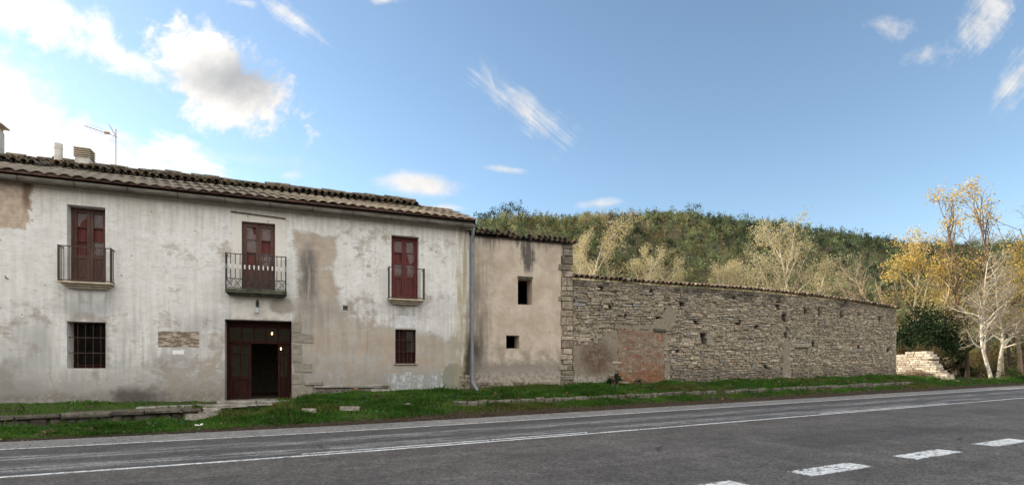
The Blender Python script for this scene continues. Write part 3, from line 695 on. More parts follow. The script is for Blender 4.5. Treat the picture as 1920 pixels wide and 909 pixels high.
# downpipe
dp = MB(); px_ = 6.93
dp.tube([(px_, -.30, 6.58), (px_, -.30, 6.45), (px_, -.24, 6.3), (px_ - .01, -.13, 6.12), (px_ - .01, -.13, 6.0), (px_, -.13, 1.25), (px_ + .01, -.15, 1.12), (px_ + .10, -.36, .86), (px_ + .12, -.42, .80)], .058, 12)
pipe = dp.build('downpipe', M['pvc'], house, True)
for z in (5.6, 4.35, 3.25, 2.75, 1.5):
    c = MB(); c.tube([(px_, -.13, z - .025), (px_, -.13, z + .025)], .070, 12); c.box(px_ - .02, px_ + .02, -.075, -.002, z - .02, z + .02); c.build('pipe_clip', M['pvc'], pipe)

# red balcony windows
def bars(mb, x0, x1, z0, z1, y0, y1, wd):
    mb.box(x0, x0 + wd, y0, y1, z0, z1); mb.box(x1 - wd, x1, y0, y1, z0, z1); mb.box(x0 + wd, x1 - wd, y0, y1, z0, z0 + wd * 1.1); mb.box(x0 + wd, x1 - wd, y0, y1, z1 - wd, z1)
def french(x0, z0, x1, z1, y, wood, broken=(), parent=house, boarded=()):
    fr = MB(); bars(fr, x0 + .002, x1 - .002, z0 + .002, z1 - .002, y, y + .10, .055); win = fr.build('balcony_door', wood, parent, bevel=.006)
    xm = (x0 + x1) / 2; zl = z0 + (z1 - z0) * .36
    for li, (a, b) in enumerate(((x0 + .06, xm - .002), (xm + .002, x1 - .06))):
        lf = MB(); bars(lf, a, b, z0 + .06, z1 - .06, y + .012, y + .06, .075); lf.box(a + .075, b - .075, y + .012, y + .06, zl - .05, zl + .05)
        n = 3; h = (z1 - .135 - zl - .05) / n
        for k in range(1, n): lf.box(a + .075, b - .075, y + .018, y + .05, zl + .05 + h * k - .012, zl + .05 + h * k + .012)
        lf.box(a + .075, b - .075, y + .035, y + .055, z0 + .142, zl - .05); lf.box(a + .13, b - .13, y + .022, y + .036, z0 + .20, zl - .11)
        if li == 0: lf.tube([(b - .03, y + .01, zl + .1), (b - .03, y - .03, zl + .1), (b - .03, y - .03, zl + .22)], .009, 6)
        leaf = lf.build('door_leaf', wood, win, bevel=.005)
        for k in range(n):
            p0, p1, q0, q1 = a + .075, b - .075, zl + .05 + h * k + (.012 if k else 0), zl + .05 + h * (k + 1) - .012; yg = y + .04
            if (li, k) in boarded: continue
            gl_ = MB()
            if (li, k) in broken: gl_.quad(*[(p0 + (p1 - p0) * u, yg, q0 + (q1 - q0) * t) for u, t in broken[(li, k)]])
            else: gl_.quad((p0, yg, q0), (p1, yg, q0), (p1, yg, q1), (p0, yg, q1))
            gl_.build('window_pane', M['glass'], leaf)
    sh = MB(); sh.box(x0 + .06, xm - .004, y + .085, y + .11, z0 + .06, z1 - .06); sh.box(xm + .004, x1 - .06, y + .085, y + .11, z0 + .06, z1 - .06)
    for a, b in ((x0 + .06, xm - .004), (xm + .004, x1 - .06)):
        for k in range(1, 3): sh.box(a + (b - a) * k / 3 - .004, a + (b - a) * k / 3 + .004, y + .078, y + .0845, z0 + .06, z1 - .06)
    sh.build('inner_shutter', M['redwood'], win)
    return win
brk = {(0, 2): [(0, 0), (.3, .05), (.42, .35), (.75, .55), (1, .62), (1, 1), (0, 1)], (0, 1): [(0, 0), (.02, 0), (.02, .02)]}
french(*OP['UL'][:4], .28, M['brownwood'], brk, boarded=[(0, 0), (1, 1)])
french(*OP['UM'][:4], .10, M['brownwood'], {(0, 2): [(0, 0), (1, 0), (1, .35), (.7, .55), (.55, 1), (0, 1)]}, boarded=[(1, 1), (0, 0)])
french(*OP['UR'][:4], .22, M['redwood'], {(1, 1): [(.1, 1), (1, 1), (1, .3), (.75, .15), (.55, 0), (.3, .4)]}, boarded=[(0, 1)])

def balcony(x0, x1, z0, z1, out, ornate=False, n=11):
    slab = MB(); x0s, x1s = x0 - .02, x1 + .02
    if ornate: slab.box(x0s, x1s, -out - .04, -.002, z0 - .13, z0 - .0); slab.box(x0s + .06, x1s - .06, -out + .03, -.002, z0 - .18, z0 - .131)
    else: slab.box(x0s, x1s, -out - .03, -.002, z0 - .06, z0 - .005); slab.box(x0s + .07, x1s - .07, -out + .06, -.002, z0 - .115, z0 - .061); slab.box(x0s + .15, x1s - .15, -out + .13, -.002, z0 - .17, z0 - .116)
    bal = slab.build('balcony', M['mossstone'] if ornate else M['balcstone'], house, bevel=.018)
    r = MB(); y = -out; t = .012
    for z in ((z0 + .03, z1, z0 + .30) if ornate else (z0 + .03, z1)):
        r.box(x0, x1, y - t, y + t, z - .012, z + .012); r.box(x0 - .012, x0 + .012, y + t, -.004, z - .012, z + .012); r.box(x1 - .012, x1 + .012, y + t, -.004, z - .012, z + .012)
    zb_ = z0 + .30 if ornate else z0 + .04
    rr = random.Random(int(x0 * 50))
    for k in range(n + 1):
        x = x0 + (x1 - x0) * k / n; r.tube([(x, y, zb_), (x + rr.uniform(-.008, .008), y, (zb_ + z1) / 2), (x, y, z1)], .012 if ornate else .009, 6)
    for xx in (x0, x1):
        for yk in (-out * .66, -out * .33): r.tube([(xx, yk, zb_), (xx, yk, z1)], .010, 6)
        r.box(xx - .018, xx + .018, y - .018, y + .018, z0 - .004, z1 + .02)
    if ornate:
        m_ = 8
        for k in range(m_):        # scroll work along the foot
            c0 = x0 + (x1 - x0) * (k + .5) / m_; wd = (x1 - x0) / m_ * .48; zc = z0 + .165
            for sg in (-1, 1):
                r.tube([(c0 + sg * wd * (1 - .92 * u) * math.cos(u * 5.2 + .2), y, zc + .115 * (1 - .75 * u) * math.sin(u * 5.2 + .2) * sg) for u in np.linspace(0, 1, 14)], .008, 5)
            r.tube([(c0 - wd, y, z0 + .04), (c0, y, zc), (c0 + wd, y, z0 + .29)], .007, 5); r.tube([(c0 - wd, y, z0 + .29), (c0, y, zc), (c0 + wd, y, z0 + .04)], .007, 5)
    r.build('railing', M['blackiron'] if ornate else M['iron'], bal)
    if ornate:
        for k in range(n + 1):
            c = MB(); x = x0 + (x1 - x0) * k / n; zc = (z0 + .30 + z1) / 2 - .01
            c.lathe((x, y, zc), [(.014, -.065), (.024, -.045), (.016, -.02), (.024, 0), (.016, .02), (.024, .045), (.014, .065)], 7)
            c.build('baluster_collar', M['whitepaint'], bal)
balcony(-4.82, -3.64, 3.98, 4.93, .32, n=10); balcony(-.78, .86, 3.98, 5.02, .38, True, 13); balcony(4.01, 5.18, 3.92, 4.95, .32, n=8)
# lower barred windows
x0, z0, x1, z1, _ = OP['LL']; f = MB(); bars(f, x0 + .002, x1 - .002, z0 + .002, z1 - .002, .46, .54, .045); f.box(x0 + .045, x1 - .045, .45, .55, z0 + .05, z0 + .11); lw = f.build('window', M['doorwood'], house, bevel=.006)
p = MB(); p.quad((x0 + .045, .50, z0 + .11), (x1 - .045, .50, z0 + .11), (x1 - .045, .50, z1 - .045), (x0 + .045, .50, z1 - .045)); p.build('window_pane', M['darkglass'], lw)
gr_ = MB()
for k in range(1, 5): gr_.tube([(x0 + (x1 - x0) * k / 5 + .03, .12, z0), (x0 + (x1 - x0) * k / 5 + .03, .12, z1)], .008, 6)
for z in (z0 + .43, z0 + .86): gr_.box(x0, x1, .107, .133, z - .011, z + .011)
gr_.build('window_grille', M['iron'], lw)
x0, z0, x1, z1, _ = OP['LR']; f = MB(); bars(f, x0 + .002, x1 - .002, z0 + .002, z1 - .002, .12, .2, .05); xm = (x0 + x1) / 2; f.box(xm - .035, xm + .035, .122, .198, z0 + .05, z1 - .05); f.box(x0 + .05, x1 - .05, .13, .19, z0 + .36, z0 + .42)
f.box(x0 + .05, x1 - .05, .16, .185, z0 + .05, z0 + .36); f.box(xm + .035, x1 - .05, .135, .185, z0 + .74, z0 + .76); f.box(x0 + .05, xm - .035, .165, .19, z0 + .42, z1 - .05); lw = f.build('window', M['doorwood'], house, bevel=.005)
p = MB(); p.quad((xm + .035, .17, z0 + .42), (x1 - .05, .17, z0 + .42), (x1 - .05, .17, z1 - .05), (xm + .035, .17, z1 - .05)); p.build('window_pane', M['glass'], lw)
gr_ = MB()
for k in range(1, 5): gr_.tube([(x0 + (x1 - x0) * k / 5, .05, z0), (x0 + (x1 - x0) * k / 5, .05, z1)], .007, 6)
for z in (z0 + .4, z0 + .8): gr_.tube([(x0, .05, z), (x1, .05, z)], .007, 6)
gr_.build('window_grille', M['iron'], lw)
mb = MB(); mb.box(x0 - .04, x1 + .04, -.05, .118, z0 - .05, z0 - .002); mb.build('window_sill', M['greystone'], house, bevel=.01)
# entrance
x0, z0, x1, z1, _ = OP['D']; y = .44
f = MB(); f.box(x0 + .002, x0 + .07, y, y + .12, z0 + .003, z1 - .003); f.box(x1 - .07, x1 - .002, y, y + .12, z0 + .003, z1 - .003); f.box(x0 + .07, x1 - .07, y, y + .12, 2.88, z1 - .003); f.box(x0 + .07, x1 - .07, y, y + .12, 2.38, 2.47)
for k in range(1, 5): xx = x0 + .07 + (x1 - x0 - .14) * k / 5; f.box(xx - .022, xx + .022, y + .02, y + .1, 2.47, 2.88)
door = f.build('entrance_door', M['doorwood'], house, bevel=.006)
p = MB(); p.quad((x0 + .07, y + .06, 2.47), (x1 - .07, y + .06, 2.47), (x1 - .07, y + .06, 2.88), (x0 + .07, y + .06, 2.88)); p.build('transom_pane', M['doorglass'], door)
for a, b in ((x0 + .075, -.17), (.60, x1 - .075)):
    l_ = MB(); bars(l_, a, b, z0 + .01, 2.375, y + .03, y + .08, .075); l_.box(a + .075, b - .075, y + .03, y + .08, 1.24, 1.34); l_.box(a + .075, b - .075, y + .035, y + .075, 2.02, 2.06)
    xm = (a + b) / 2; l_.box(xm - .018, xm + .018, y + .035, y + .075, 1.34, 2.30)
    l_.box(a + .075, b - .075, y + .05, y + .07, z0 + .09, 1.24)
    for c0, c1 in (((a + .11, xm - .04), (xm + .04, b - .11)) if b - a > .5 else ((a + .11, b - .11),)): l_.box(c0, c1, y + .036, y + .051, z0 + .17, 1.17)
    lf = l_.build('door_leaf', M['doorwood'], door, bevel=.006)
    p = MB(); p.quad((a + .075, y + .055, 1.34), (b - .075, y + .055, 1.34), (b - .075, y + .055, 2.30), (a + .075, y + .055, 2.30)); p.build('door_pane', M['doorglass'], door)
h_ = MB(); h_.tube([(.63, y + .03, 1.5), (.63, y - .03, 1.5), (.63, y - .03, 1.68), (.63, y + .03, 1.68)], .011, 6); h_.build('door_handle', M['iron'], door)
# stone surround, threshold, ledge
st = MB(); rr = random.Random(5)
for (a, b, c, d) in ((1.035, 1.29, 2.73, 3.08), (1.035, 1.66, 2.40, 2.71), (1.035, 1.31, 1.78, 2.38), (1.10, 1.62, 1.46, 1.77), (1.04, 1.34, 1.08, 1.44), (1.05, 1.66, .62, 1.07)):
    st.stone(a, b, -.022 - rr.uniform(0, .012), .05, c, d, .012, .018, rr)
st.build('door_surround', M['greystone'], house)
st = MB(); st.stone(-1.02, .02, -.42, .3, .46, .615, .012, .03, rr); st.stone(.03, 1.1, -.40, .3, .46, .61, .012, .03, rr); st.build('threshold', M['slab'], house)
st = MB(); st.stone(1.68, 3.55, -.10, .02, .965, 1.045, .012, .02, rr); st.stone(1.42, 1.95, -.07, .02, 1.05, 1.17, .02, .03, rr); st.stone(3.56, 4.05, -.09, .02, .93, 1.06, .03, .03, rr); st.stone(3.45, 4.1, -.06, .02, .78, .92, .03, .03, rr); st.build('wall_ledge', M['slab'], house)
st = MB(); x = 1.7
while x < 4.0:
    wd = rr.uniform(.15, .38); g = rr.uniform(.7, 1.1); st.cur = (.23 * g, .20 * g, .165 * g)
    st.stone(x, x + wd - .02, -.025 - rr.uniform(0, .02), .02, .70, .82, .015, .02, rr); st.stone(x + .05, x + wd, -.02 - rr.uniform(0, .02), .02, .83, .955, .015, .02, rr); x += wd
st.build('exposed_rubble', M['pale_stone'], house)
st = MB(); rr = random.Random(9)
for z in np.arange(.72, 1.3, .13):
    for x in np.arange(6.50, 6.85, .2):
        g = rr.uniform(.7, 1.2); st.cur = (.26 * g, .22 * g, .17 * g); st.stone(x, x + .19, -.03, .03, z, z + .12, .02, .025, rr)
st.build('exposed_rubble', M['pale_stone'], house)
b = MB(); b.cur = (.40, .16, .11); b.box(2.90, 3.03, -.10, -.03, .80, .96); hb = b.build('hollow_brick', M['brick'], house, bevel=.008)
b = MB()
for i in range(2):
    for j in range(3): b.box(2.918 + i * .055, 2.958 + i * .055, -.103, -.099, .815 + j * .048, .848 + j * .048)
b.build('brick_hollow_shade', M['mossstone'], hb)  # dark plates painted as the shaded hollows of the brick
b = MB(); b.tube([(-.67, -.05, 6.36), (.82, -.05, 6.30)], .016, 7); b.tube([(-.67, -.055, 6.36), (-.67, .0, 6.36)], .02, 6); b.tube([(.82, -.055, 6.30), (.82, 0, 6.30)], .02, 6); b.build('awning_rod', M['iron'], house)
b = MB(); b.tube([(-6.02, 0, 4.0), (-6.02, -.10, 4.0), (-6.02, -.14, 4.05)], .014, 6); b.build('wall_hook', M['iron'], house)
b = MB(); b.box(2.555, 2.735, -.012, -.001, 3.63, 3.67); b.build('vent_lintel', M['greystone'], house)
# wall lamp
lamp = empty('wall_lamp', HL + HU * .04 + HN * 0 + Vector((0, 0, 3.3)), HROT, 'small wall lamp with grey tin shade above the open entrance door', 'lamp')
b = MB(); b.lathe((0, -.02, .33), [(.0, -.16), (.035, -.14), (.05, -.03), (.035, .06), (0, .10)], 8); b.build('back_plate', M['iron'], lamp)
b = MB(); b.tube([(0, -.03, .32), (0, -.13, .26), (0, -.14, .15)], .014, 6); b.build('bracket', M['iron'], lamp)
b = MB(); b.lathe((0, -.14, 0), [(.012, .17), (.03, .15), (.035, .09), (.055, .05), (.085, .0), (.08, .0), (.04, .06), (.01, .08)], 12); b.build('lamp_shade', M['tin'], lamp, True)
# glowing bulbs inside
for nm, s, yy2, z, lab in (('pendant_bulb', .40, 1.0, 2.74, 'glowing warm bulb seen through the glazed transom over the entrance'), ('pendant_bulb', .62, 2.2, 2.28, 'glowing small bulb hanging in the dark doorway below the transom')):
    e = empty(nm, HL + HU * s + HN * yy2 + Vector((0, 0, z)), HROT, lab, 'light bulb')
    b = MB(); b.lathe((0, 0, 0), [(.004, -.03), (.018, -.018), (.022, 0), (.014, .025), (.01, .04)], 10); b.build('bulb', M['bulb'], e, True)
    b = MB(); b.tube([(0, 0, .03), (0, 0, 3.6 - z)], .005, 5); b.lathe((0, 0, .04), [(.014, 0), (.016, .04), (.008, .06)], 8); b.build('cord', M['blackiron'], e)
# chimneys (parts of the roof)
c = MB(); c.box(-8.42, -8.02, 4.30, 4.70, 8.0, 9.50); ch = c.build('chimney', M['chimney'], roofo, bevel=.02)
c = MB(); c.box(-8.50, -7.92, 4.20, 4.80, 9.64, 9.68); c.box(-8.40, -8.34, 4.33, 4.4, 9.50, 9.64); c.box(-8.10, -8.04, 4.6, 4.66, 9.50, 9.64); c.build('chimney_cap', M['balcstone'], roofo)
c = MB(); c.lathe((-6.44, 4.35, 8.35), [(.26, 0), (.24, .1), (.17, .26), (.15, .30)], 14); c.lathe((-6.44, 4.35, 8.66), [(.115, 0), (.115, .42), (.122, .42), (.122, .50), (.115, .50), (.115, .60), (.09, .60)], 14); ch = c.build('chimney', M['chimney'], roofo)
c = MB(); c.lathe((-6.44, 4.35, 8.58), [(.15, 0), (.26, .015), (.27, .03), (.13, .06)], 14); c.build('chimney_flange', M['tile'], roofo)
c = MB(); c.box(-5.93, -5.51, 4.15, 4.6, 8.2, 8.85); ch = c.build('chimney', M['chimney'], roofo, bevel=.015)
c = MB()
for k in range(5): z = 8.853 + k * .07; c.box(-5.96, -5.48, 4.12, 4.63, z, z + .03); c.box(-5.84, -5.60, 4.24, 4.52, z + .0303, z + .0697)
c.build('chimney_louver', M['balcstone'], roofo)
# aerial
ant = empty('tv_aerial', HL + HU * -4.82 + HN * 4.4 + Vector((0, 0, 8.5)), HROT, 'thin rusty tv aerial on a mast standing on the farmhouse ridge', 'antenna')
b = MB(); b.tube([(0, 0, -.1), (0, 0, 1.55)], .014, 6); b.lathe((0, 0, 0), [(.05, 0), (.06, .05), (.03, .10)], 8); b.build('mast', M['copper'], ant)
b = MB(); b.tube([(.04, 0, 1.27), (-.92, 0, 1.52)], .011, 5); b.box(-.34, -.18, -.03, .03, 1.33, 1.40)
for k, off in ((.0, .10), (.0, -.08)):
    b.tube([(-.30, 0, 1.35 + off), (-.85, 0, 1.50 + off)], .006, 5)
for x in np.linspace(-.88, -.4, 6): b.tube([(x, -.16, 1.27 - x * .26), (x, .16, 1.27 - x * .26)], .005, 4)
for a, c_ in ((.35, .18), (-.25, .14)):
    for y_ in (-.12, .0, .12): b.tube([(0, y_, 1.29), (-c_, y_ * 1.5, 1.29 + a)], .005, 4)
b.build('yagi', M['copper'], ant)

# ------------------------------------------------------------------ annex
AX = 6.885
AL = HL + HU * AX + HN * .06
annex = empty('outbuilding', AL, HROT, 'tan plastered outbuilding with small dark square windows and stone corner beside the downpipe', 'outbuilding')
AW = 11.02 - AX; atop = 6.33
H1 = (8.75 - AX, 3.96, 9.33 - AX, 4.92, .34); H2 = (8.29 - AX, 2.33, 8.81 - AX, 2.81, .34)
mb = MB(); wall_mesh(mb, 0, AW - .5, -.2, atop, [(*H1[:4], None), (*H2[:4], None)], .5); mb.box(AW - .497, AW - .02, .05, 6, -.2, atop); mb.box(0.003, .4, .503, 6, -.2, atop); mb.box(.403, AW - .5, 5.6, 6, -.2, atop + 1.0)
for e in (.2, AW - .25): mb.quad((e, .05, atop - .02), (e, 6, atop - .02), (e, 6, atop + 1.08))
mb.build('wall', M['annex'], annex)
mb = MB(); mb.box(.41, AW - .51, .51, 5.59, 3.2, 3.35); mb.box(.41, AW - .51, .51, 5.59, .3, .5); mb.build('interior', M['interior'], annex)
mb = MB(); mb.box(H1[0] - .02, H1[2] + .02, -.006, .3, H1[3] + .002, H1[3] + .09); mb.build('lintel', M['mossstone'], annex)
rr = random.Random(12)
def scol(rr, w=None):
    c = rr.choices([(.31, .258, .195), (.335, .283, .215), (.27, .225, .168), (.37, .312, .24), (.275, .25, .212), (.31, .252, .182)], [5, 5, 4, 3, 1, 2])[0]
    g = rr.uniform(.76, 1.2); return tuple(x * g for x in c)
qb = MB(); z = .9; k = 0
while z < atop - .1:
    h = rr.uniform(.17, .34); h = min(h, atop - z)
    lft = AW - rr.choice([.46, .60, .52, .40])
    qb.cur = scol(rr)
    if rr.random() < .35:
        m_ = AW - rr.uniform(.2, .3); qb.stone(lft, m_ - .01, -.03 - rr.uniform(0, .02), .08, z, z + h - .018, .014, .025, rr); qb.cur = scol(rr); qb.stone(m_, AW, -.03 - rr.uniform(0, .02), .5, z, z + h - .018, .014, .025, rr)
    else: qb.stone(lft, AW + rr.uniform(-.02, .02), -.03 - rr.uniform(0, .025), .5, z, z + h - .018, .016, .028, rr)
    z += h
qb.build('quoin', M['stone'], annex)
qb = MB()
for z in (.55, .70, .84, .97):
    x = .02
    while x < AW - .6:
        wd = rr.uniform(.16, .45)
        if not (z > .9 and rr.random() < .35): qb.cur = scol(rr); qb.stone(x, x + wd - .015, -.035 - rr.uniform(0, .03), .05, z, z + .13, .016, .025, rr)
        x += wd
qb.build('footing_stones', M['stone'], annex)
tl = MB(); x = -.05
ar = MB(); ar.quad((0, -.12, atop + .01), (AW + .05, -.12, atop + .01), (AW + .05, 6.2, atop + 1.1), (0, 6.2, atop + 1.1)); ar.quad((0, -.12, atop + .002), (0, 6.2, atop + 1.092), (AW + .05, 6.2, atop + 1.092), (AW + .05, -.12, atop + .002)); aro = ar.build('roof', M['tile'], annex)
while x < AW + .05:
    g = rr.choice([(.10, .075, .055), (.15, .10, .07), (.08, .068, .055), (.19, .13, .085)]); tl.cur = g
    a = rr.uniform(-.04, .04); r_ = rr.uniform(.07, .092); lift = rr.uniform(0, .03) + (.05 if x < 1.4 else 0)
    for kk in range(5):
        y0 = -.2 + a + kk * .38; tl.barrel((x, y0, atop + .06 + lift + .175 * y0), (x, y0 + .46, atop + .045 + lift + .175 * (y0 + .46)), r_, r_ * .85, n=6)
    tl.barrel((x + .1, -.17 + a, atop + .09 + lift), (x + .1, 1.8, atop + .40), .08, .08, up=(0, 0, -1), n=5)
    if rr.random() < .5: tl.barrel((x + .05, -.1, atop + .15 + lift), (x + .25, .0, atop + .16 + lift), .09, .08, n=6)
    x += rr.uniform(.19, .23)
tl.build('eave_tiles', M['tile'], aro)

# ------------------------------------------------------------------ long dry stone wall
WL = Vector((2.36, 20.49, 0)); wallr = empty('stone_wall', WL, ROT, 'long rubble stone barn wall with tile coping and a bricked up doorway', 'wall')
WLEN = 21.65
def wtop(x): return float(np.interp(x, [0, 2, 5, 8, 10.6, 13.3, 16, 18.6, 21.65], [5.05, 5.08, 5.11, 5.18, 5.22, 5.19, 5.15, 5.08, 4.92]))
def wbase(x): return float(zb(11.3 + x)) - .12
holes = [(.02, 4.14), (1.32, 4.74), (3.87, 4.76), (5.59, 4.36), (1.71, 4.04), (2.56, 3.72), (4.27, 3.68), (6.39, 3.61), (8.74, 4.82), (11.75, 4.64), (13.74, 4.4), (14.87, 4.5), (16.67, 4.42), (18.15, 4.52), (20.1, 4.31), (9.08, 3.71), (10.26, 3.51), (14.4, 2.81), (5.34, 2.29), (10.92, 1.65), (21.0, 2.59), (18.25, 2.75), (12.2, 4.05), (12.3, 3.55), (12.25, 3.2)]
rr = random.Random(21); HO = []
for x, z in holes:
    a, b = rr.uniform(.08, .17), rr.uniform(.07, .13)
    if x > 11.5 and z > 4: a, b = rr.uniform(.10, .16), rr.uniform(.15, .24)
    HO.append((max(x - a, .03), z - b, x + a, z + b, .34))
NI = (6.58, 2.66, 7.0, 3.14, .36); HO.append(NI)
BR = (2.14, .7, 4.58, 3.16)          # bricked up doorway
mb = MB(); mb.cur = (.1, .09, .07)
wall_mesh(mb, 0, WLEN, .3, 5.0, HO, .6, lambda x: wtop(x) - .03, 1.0, y0=.055)
core = mb.build('wall_core', M['mortar'], wallr)
PATCH = [[(.02, .8), (2.14, .8), (2.14, 2.95), (1.85, 3.2), (1.5, 2.95), (1.15, 2.72), (.6, 2.62), (.02, 2.5)],
         [(2.0, 3.18), (3.2, 3.18), (4.5, 3.18), (4.9, 3.2), (5.15, 3.5), (5.2, 4.0), (5.05, 4.3), (4.7, 4.2), (4.5, 3.75), (3.8, 3.42), (2.6, 3.36), (2.0, 3.4)],
         [(4.58, .8), (4.80, .8), (4.92, 1.6), (4.78, 2.4), (4.95, 3.1), (4.58, 3.1)], [(12.05, .9), (12.66, .9), (12.68, 2.85), (12.4, 3.1), (12.1, 2.8)], [(13.92, 1.0), (14.05, 1.0), (14.02, 2.6), (13.92, 2.6)]]
def inpoly(x, z, P):
    c = False; j = len(P) - 1
    for i in range(len(P)):
        if (P[i][1] > z) != (P[j][1] > z) and x < (P[j][0] - P[i][0]) * (z - P[i][1]) / (P[j][1] - P[i][1]) + P[i][0]: c = not c
        j = i
    return c
sb = MB(); rr = random.Random(33); z = .72; course = 0
while z < 5.35:
    h = rr.choices([.06, .085, .11, .14, .19], [3, 5, 5, 3, 1.1])[0] * (1. if z > 1.3 else .9)
    x = -rr.uniform(0, .2)
    while x < WLEN:
        small = .82 if x > 12 else 1.0
        wd = max(.10, rr.lognormvariate(math.log(.195 * small), .48)); wd = min(wd, .62); x1 = min(x + wd, WLEN + rr.uniform(-.03, .03)); x0_ = max(x, .01)
        wob = .05 * math.sin(x * .9 + z * 1.3) + .03 * math.sin(x * 2.3 + z * 3)
        zz0 = z + wob; zz1 = zz0 + h - .010; cx, cz = (x0_ + x1) / 2, (zz0 + zz1) / 2; x += wd
        if x1 - x0_ < .05 or zz1 > wtop(cx) - .02 or zz1 < wbase(cx): continue
        if any(a - .03 < cx < b + .03 and c - .03 < cz < d + .03 for a, c, b, d, _ in HO): continue
        if BR[0] - .02 < cx < BR[2] + .02 and BR[1] < cz < BR[3] + .02: continue
        if any(inpoly(cx + rr.uniform(-.1, .1), cz + rr.uniform(-.08, .08), P) for P in PATCH): continue
        if 12.66 < cx < 13.95 and 2.58 < cz < 2.86: continue
        dep = rr.uniform(-.038, .028)
        sb.cur = scol(rr); u = rr.random()
        if u < .03: sb.cur = (.24, .24, .235)
        if h > .1 and u > .72 and wd < .3:      # two thin stones instead of one
            zm = zz0 + (zz1 - zz0) * rr.uniform(.38, .62)
            sb.stone(x0_ + .006, x1 - .006, dep, .10, zz0, zm - .006, .012, .018, rr); sb.cur = scol(rr); sb.stone(x0_ + .006, x1 - .006, dep + rr.uniform(-.02, .02), .10, zm + .004, zz1, .012, .018, rr)
        else: sb.stone(x0_ + .006, x1 - .006, dep, .10, zz0 + rr.uniform(-.012, .012), zz1 + (rr.uniform(-.01, .035) if u > .4 else 0), .022, .028, rr)
    z += h; course += 1
# end face of the wall
z = .8
while z < 4.85:
    h = rr.uniform(.1, .2)
    for a, b in ((.0, .33), (.34, .66)):
        sb.cur = scol(rr); k0 = len(sb.v); sb.stone(a, b, -.05, .05, z, z + h - .012, .015, .022, rr)
        for i in range(k0, len(sb.v)):
            vx, vy, vz = sb.v[i]; sb.v[i] = (WLEN - vy + rr.uniform(-.015, .01), vx, vz)
    z += h
sb.build('rubble_facing', M['stone'], wallr)
for P in PATCH:       # worn mortar panels with ragged outlines
    pts = []
    for i in range(len(P)):
        a, b = P[i], P[(i + 1) % len(P)]; n = max(1, int(math.dist(a, b) / .12))
        for k in range(n):
            t = k / n; j = .015 if k == 0 else .055; pts.append((a[0] + (b[0] - a[0]) * t + rr.uniform(-j, j), a[1] + (b[1] - a[1]) * t + rr.uniform(-j, j)))
    pb = MB(); pb.quad(*[(x, .006 + rr.uniform(-.006, .006), z) for x, z in pts])
    for i in range(len(pts)):
        a, b = pts[i], pts[(i + 1) % len(pts)]; pb.quad((a[0], .01, a[1]), (a[0], .07, a[1]), (b[0], .07, b[1]), (b[0], .01, b[1]))
    pb.build('plaster_patch', M['patch'], wallr)
bk = MB(); rr = random.Random(41); z = .80; c = 0; hole = (4.02, 2.74, 4.44, 3.12)
bj = MB(); wall_mesh(bj, BR[0], BR[2], .7, BR[3], [(*hole, .3)], .04, y0=.012); bj.build('brick_joint', M['brickjoint'], wallr)
while z < 3.12:
    h = .085; x = BR[0] + .01 - (.14 if c % 2 else 0)
    while x < BR[2] - .02:
        x0_ = max(x, BR[0] + .01); x1 = min(x + .275, BR[2] - .01); x += .285
        if x1 - x0_ < .04: continue
        if x1 > hole[0] and x0_ < hole[2] and z + h > hole[1] and z < hole[3]:
            if x0_ < hole[0] - .05: x1 = hole[0]
            elif x1 > hole[2] + .05: x0_ = hole[2]
            else: continue
        u = rr.random()
        t = np.clip((z - 1.30) / .65 + rr.uniform(-.3, .3), 0, 1)
        a_, b_ = np.array((.285, .13, .062)), np.array((.285, .21, .145))
        cc = a_ * (1 - t) + b_ * t
        if u < .12: cc = np.array((.28, .125, .08))
        if u > .88: cc = np.array((.33, .26, .205))
        g = rr.uniform(.8, 1.15); cc = cc * .9 * .8 + np.array((.20, .165, .13)) * .2; bk.cur = tuple(cc * g)
        bk.stone(x0_, x1, -.004 + rr.uniform(-.004, .004), .02, z, z + h - .008, .003, .006, rr)
    z += h + .006; c += 1
bk.build('brick_infill', M['brick'], wallr)
b = MB(); b.cur = (.33, .17, .12); b.box(4.20, 4.42, .01, .06, 2.75, 3.02); b.build('loose_block', M['brick'], wallr, bevel=.006)
b = MB(); b.stone(3.96, 4.62, -.06, .2, 3.13, 3.25, .02, .03, rr); b.build('lintel', M['mossstone'], wallr)
b = MB(); b.stone(12.68, 13.95, -.05, .08, 2.62, 2.83, .02, .03, rr); b.build('lintel', M['greystone'], wallr)
b = MB(); b.stone(6.46, 6.575, -.03, .1, 2.66, 3.14, .008, .02, rr); b.stone(7.005, 7.28, -.035, .1, 2.62, 3.13, .008, .02, rr); b.build('niche_jamb', M['greystone'], wallr)
tl = MB(); x = .05
while x < WLEN:
    g = rr.choice([(.22, .15, .10), (.32, .23, .16), (.40, .31, .22), (.16, .125, .09), (.35, .25, .17)]); tl.cur = g
    zt = wtop(x) + .035; j = rr.uniform(-.035, .03); r_ = rr.uniform(.095, .125); tw = rr.uniform(-.03, .03)
    tl.barrel((x + tw, -.14 + j, zt + rr.uniform(-.01, .02)), (x, .32, zt + .12), r_, r_ * .85, n=7); tl.barrel((x, .28, zt + .10), (x, .80, zt + .22), r_ * .95, r_ * .8, n=6)
    tl.cur = tuple(q * .7 for q in g); tl.barrel((x + .1, -.09 + j, zt + .045), (x + .1, .8, zt + .24), .075, .075, up=(0, 0, -1), n=5)
    x += rr.uniform(.22, .265)
tl.build('coping_tiles', M['tile'], wallr)
b = MB(); b.cur = (.1, .1, .1); b.quad(*[(x, y, wtop(x) + zz_) for x, y, zz_ in ((0, -.02, -.03), (WLEN, -.02, -.03), (WLEN, .7, .12), (0, .7, .12))]); 
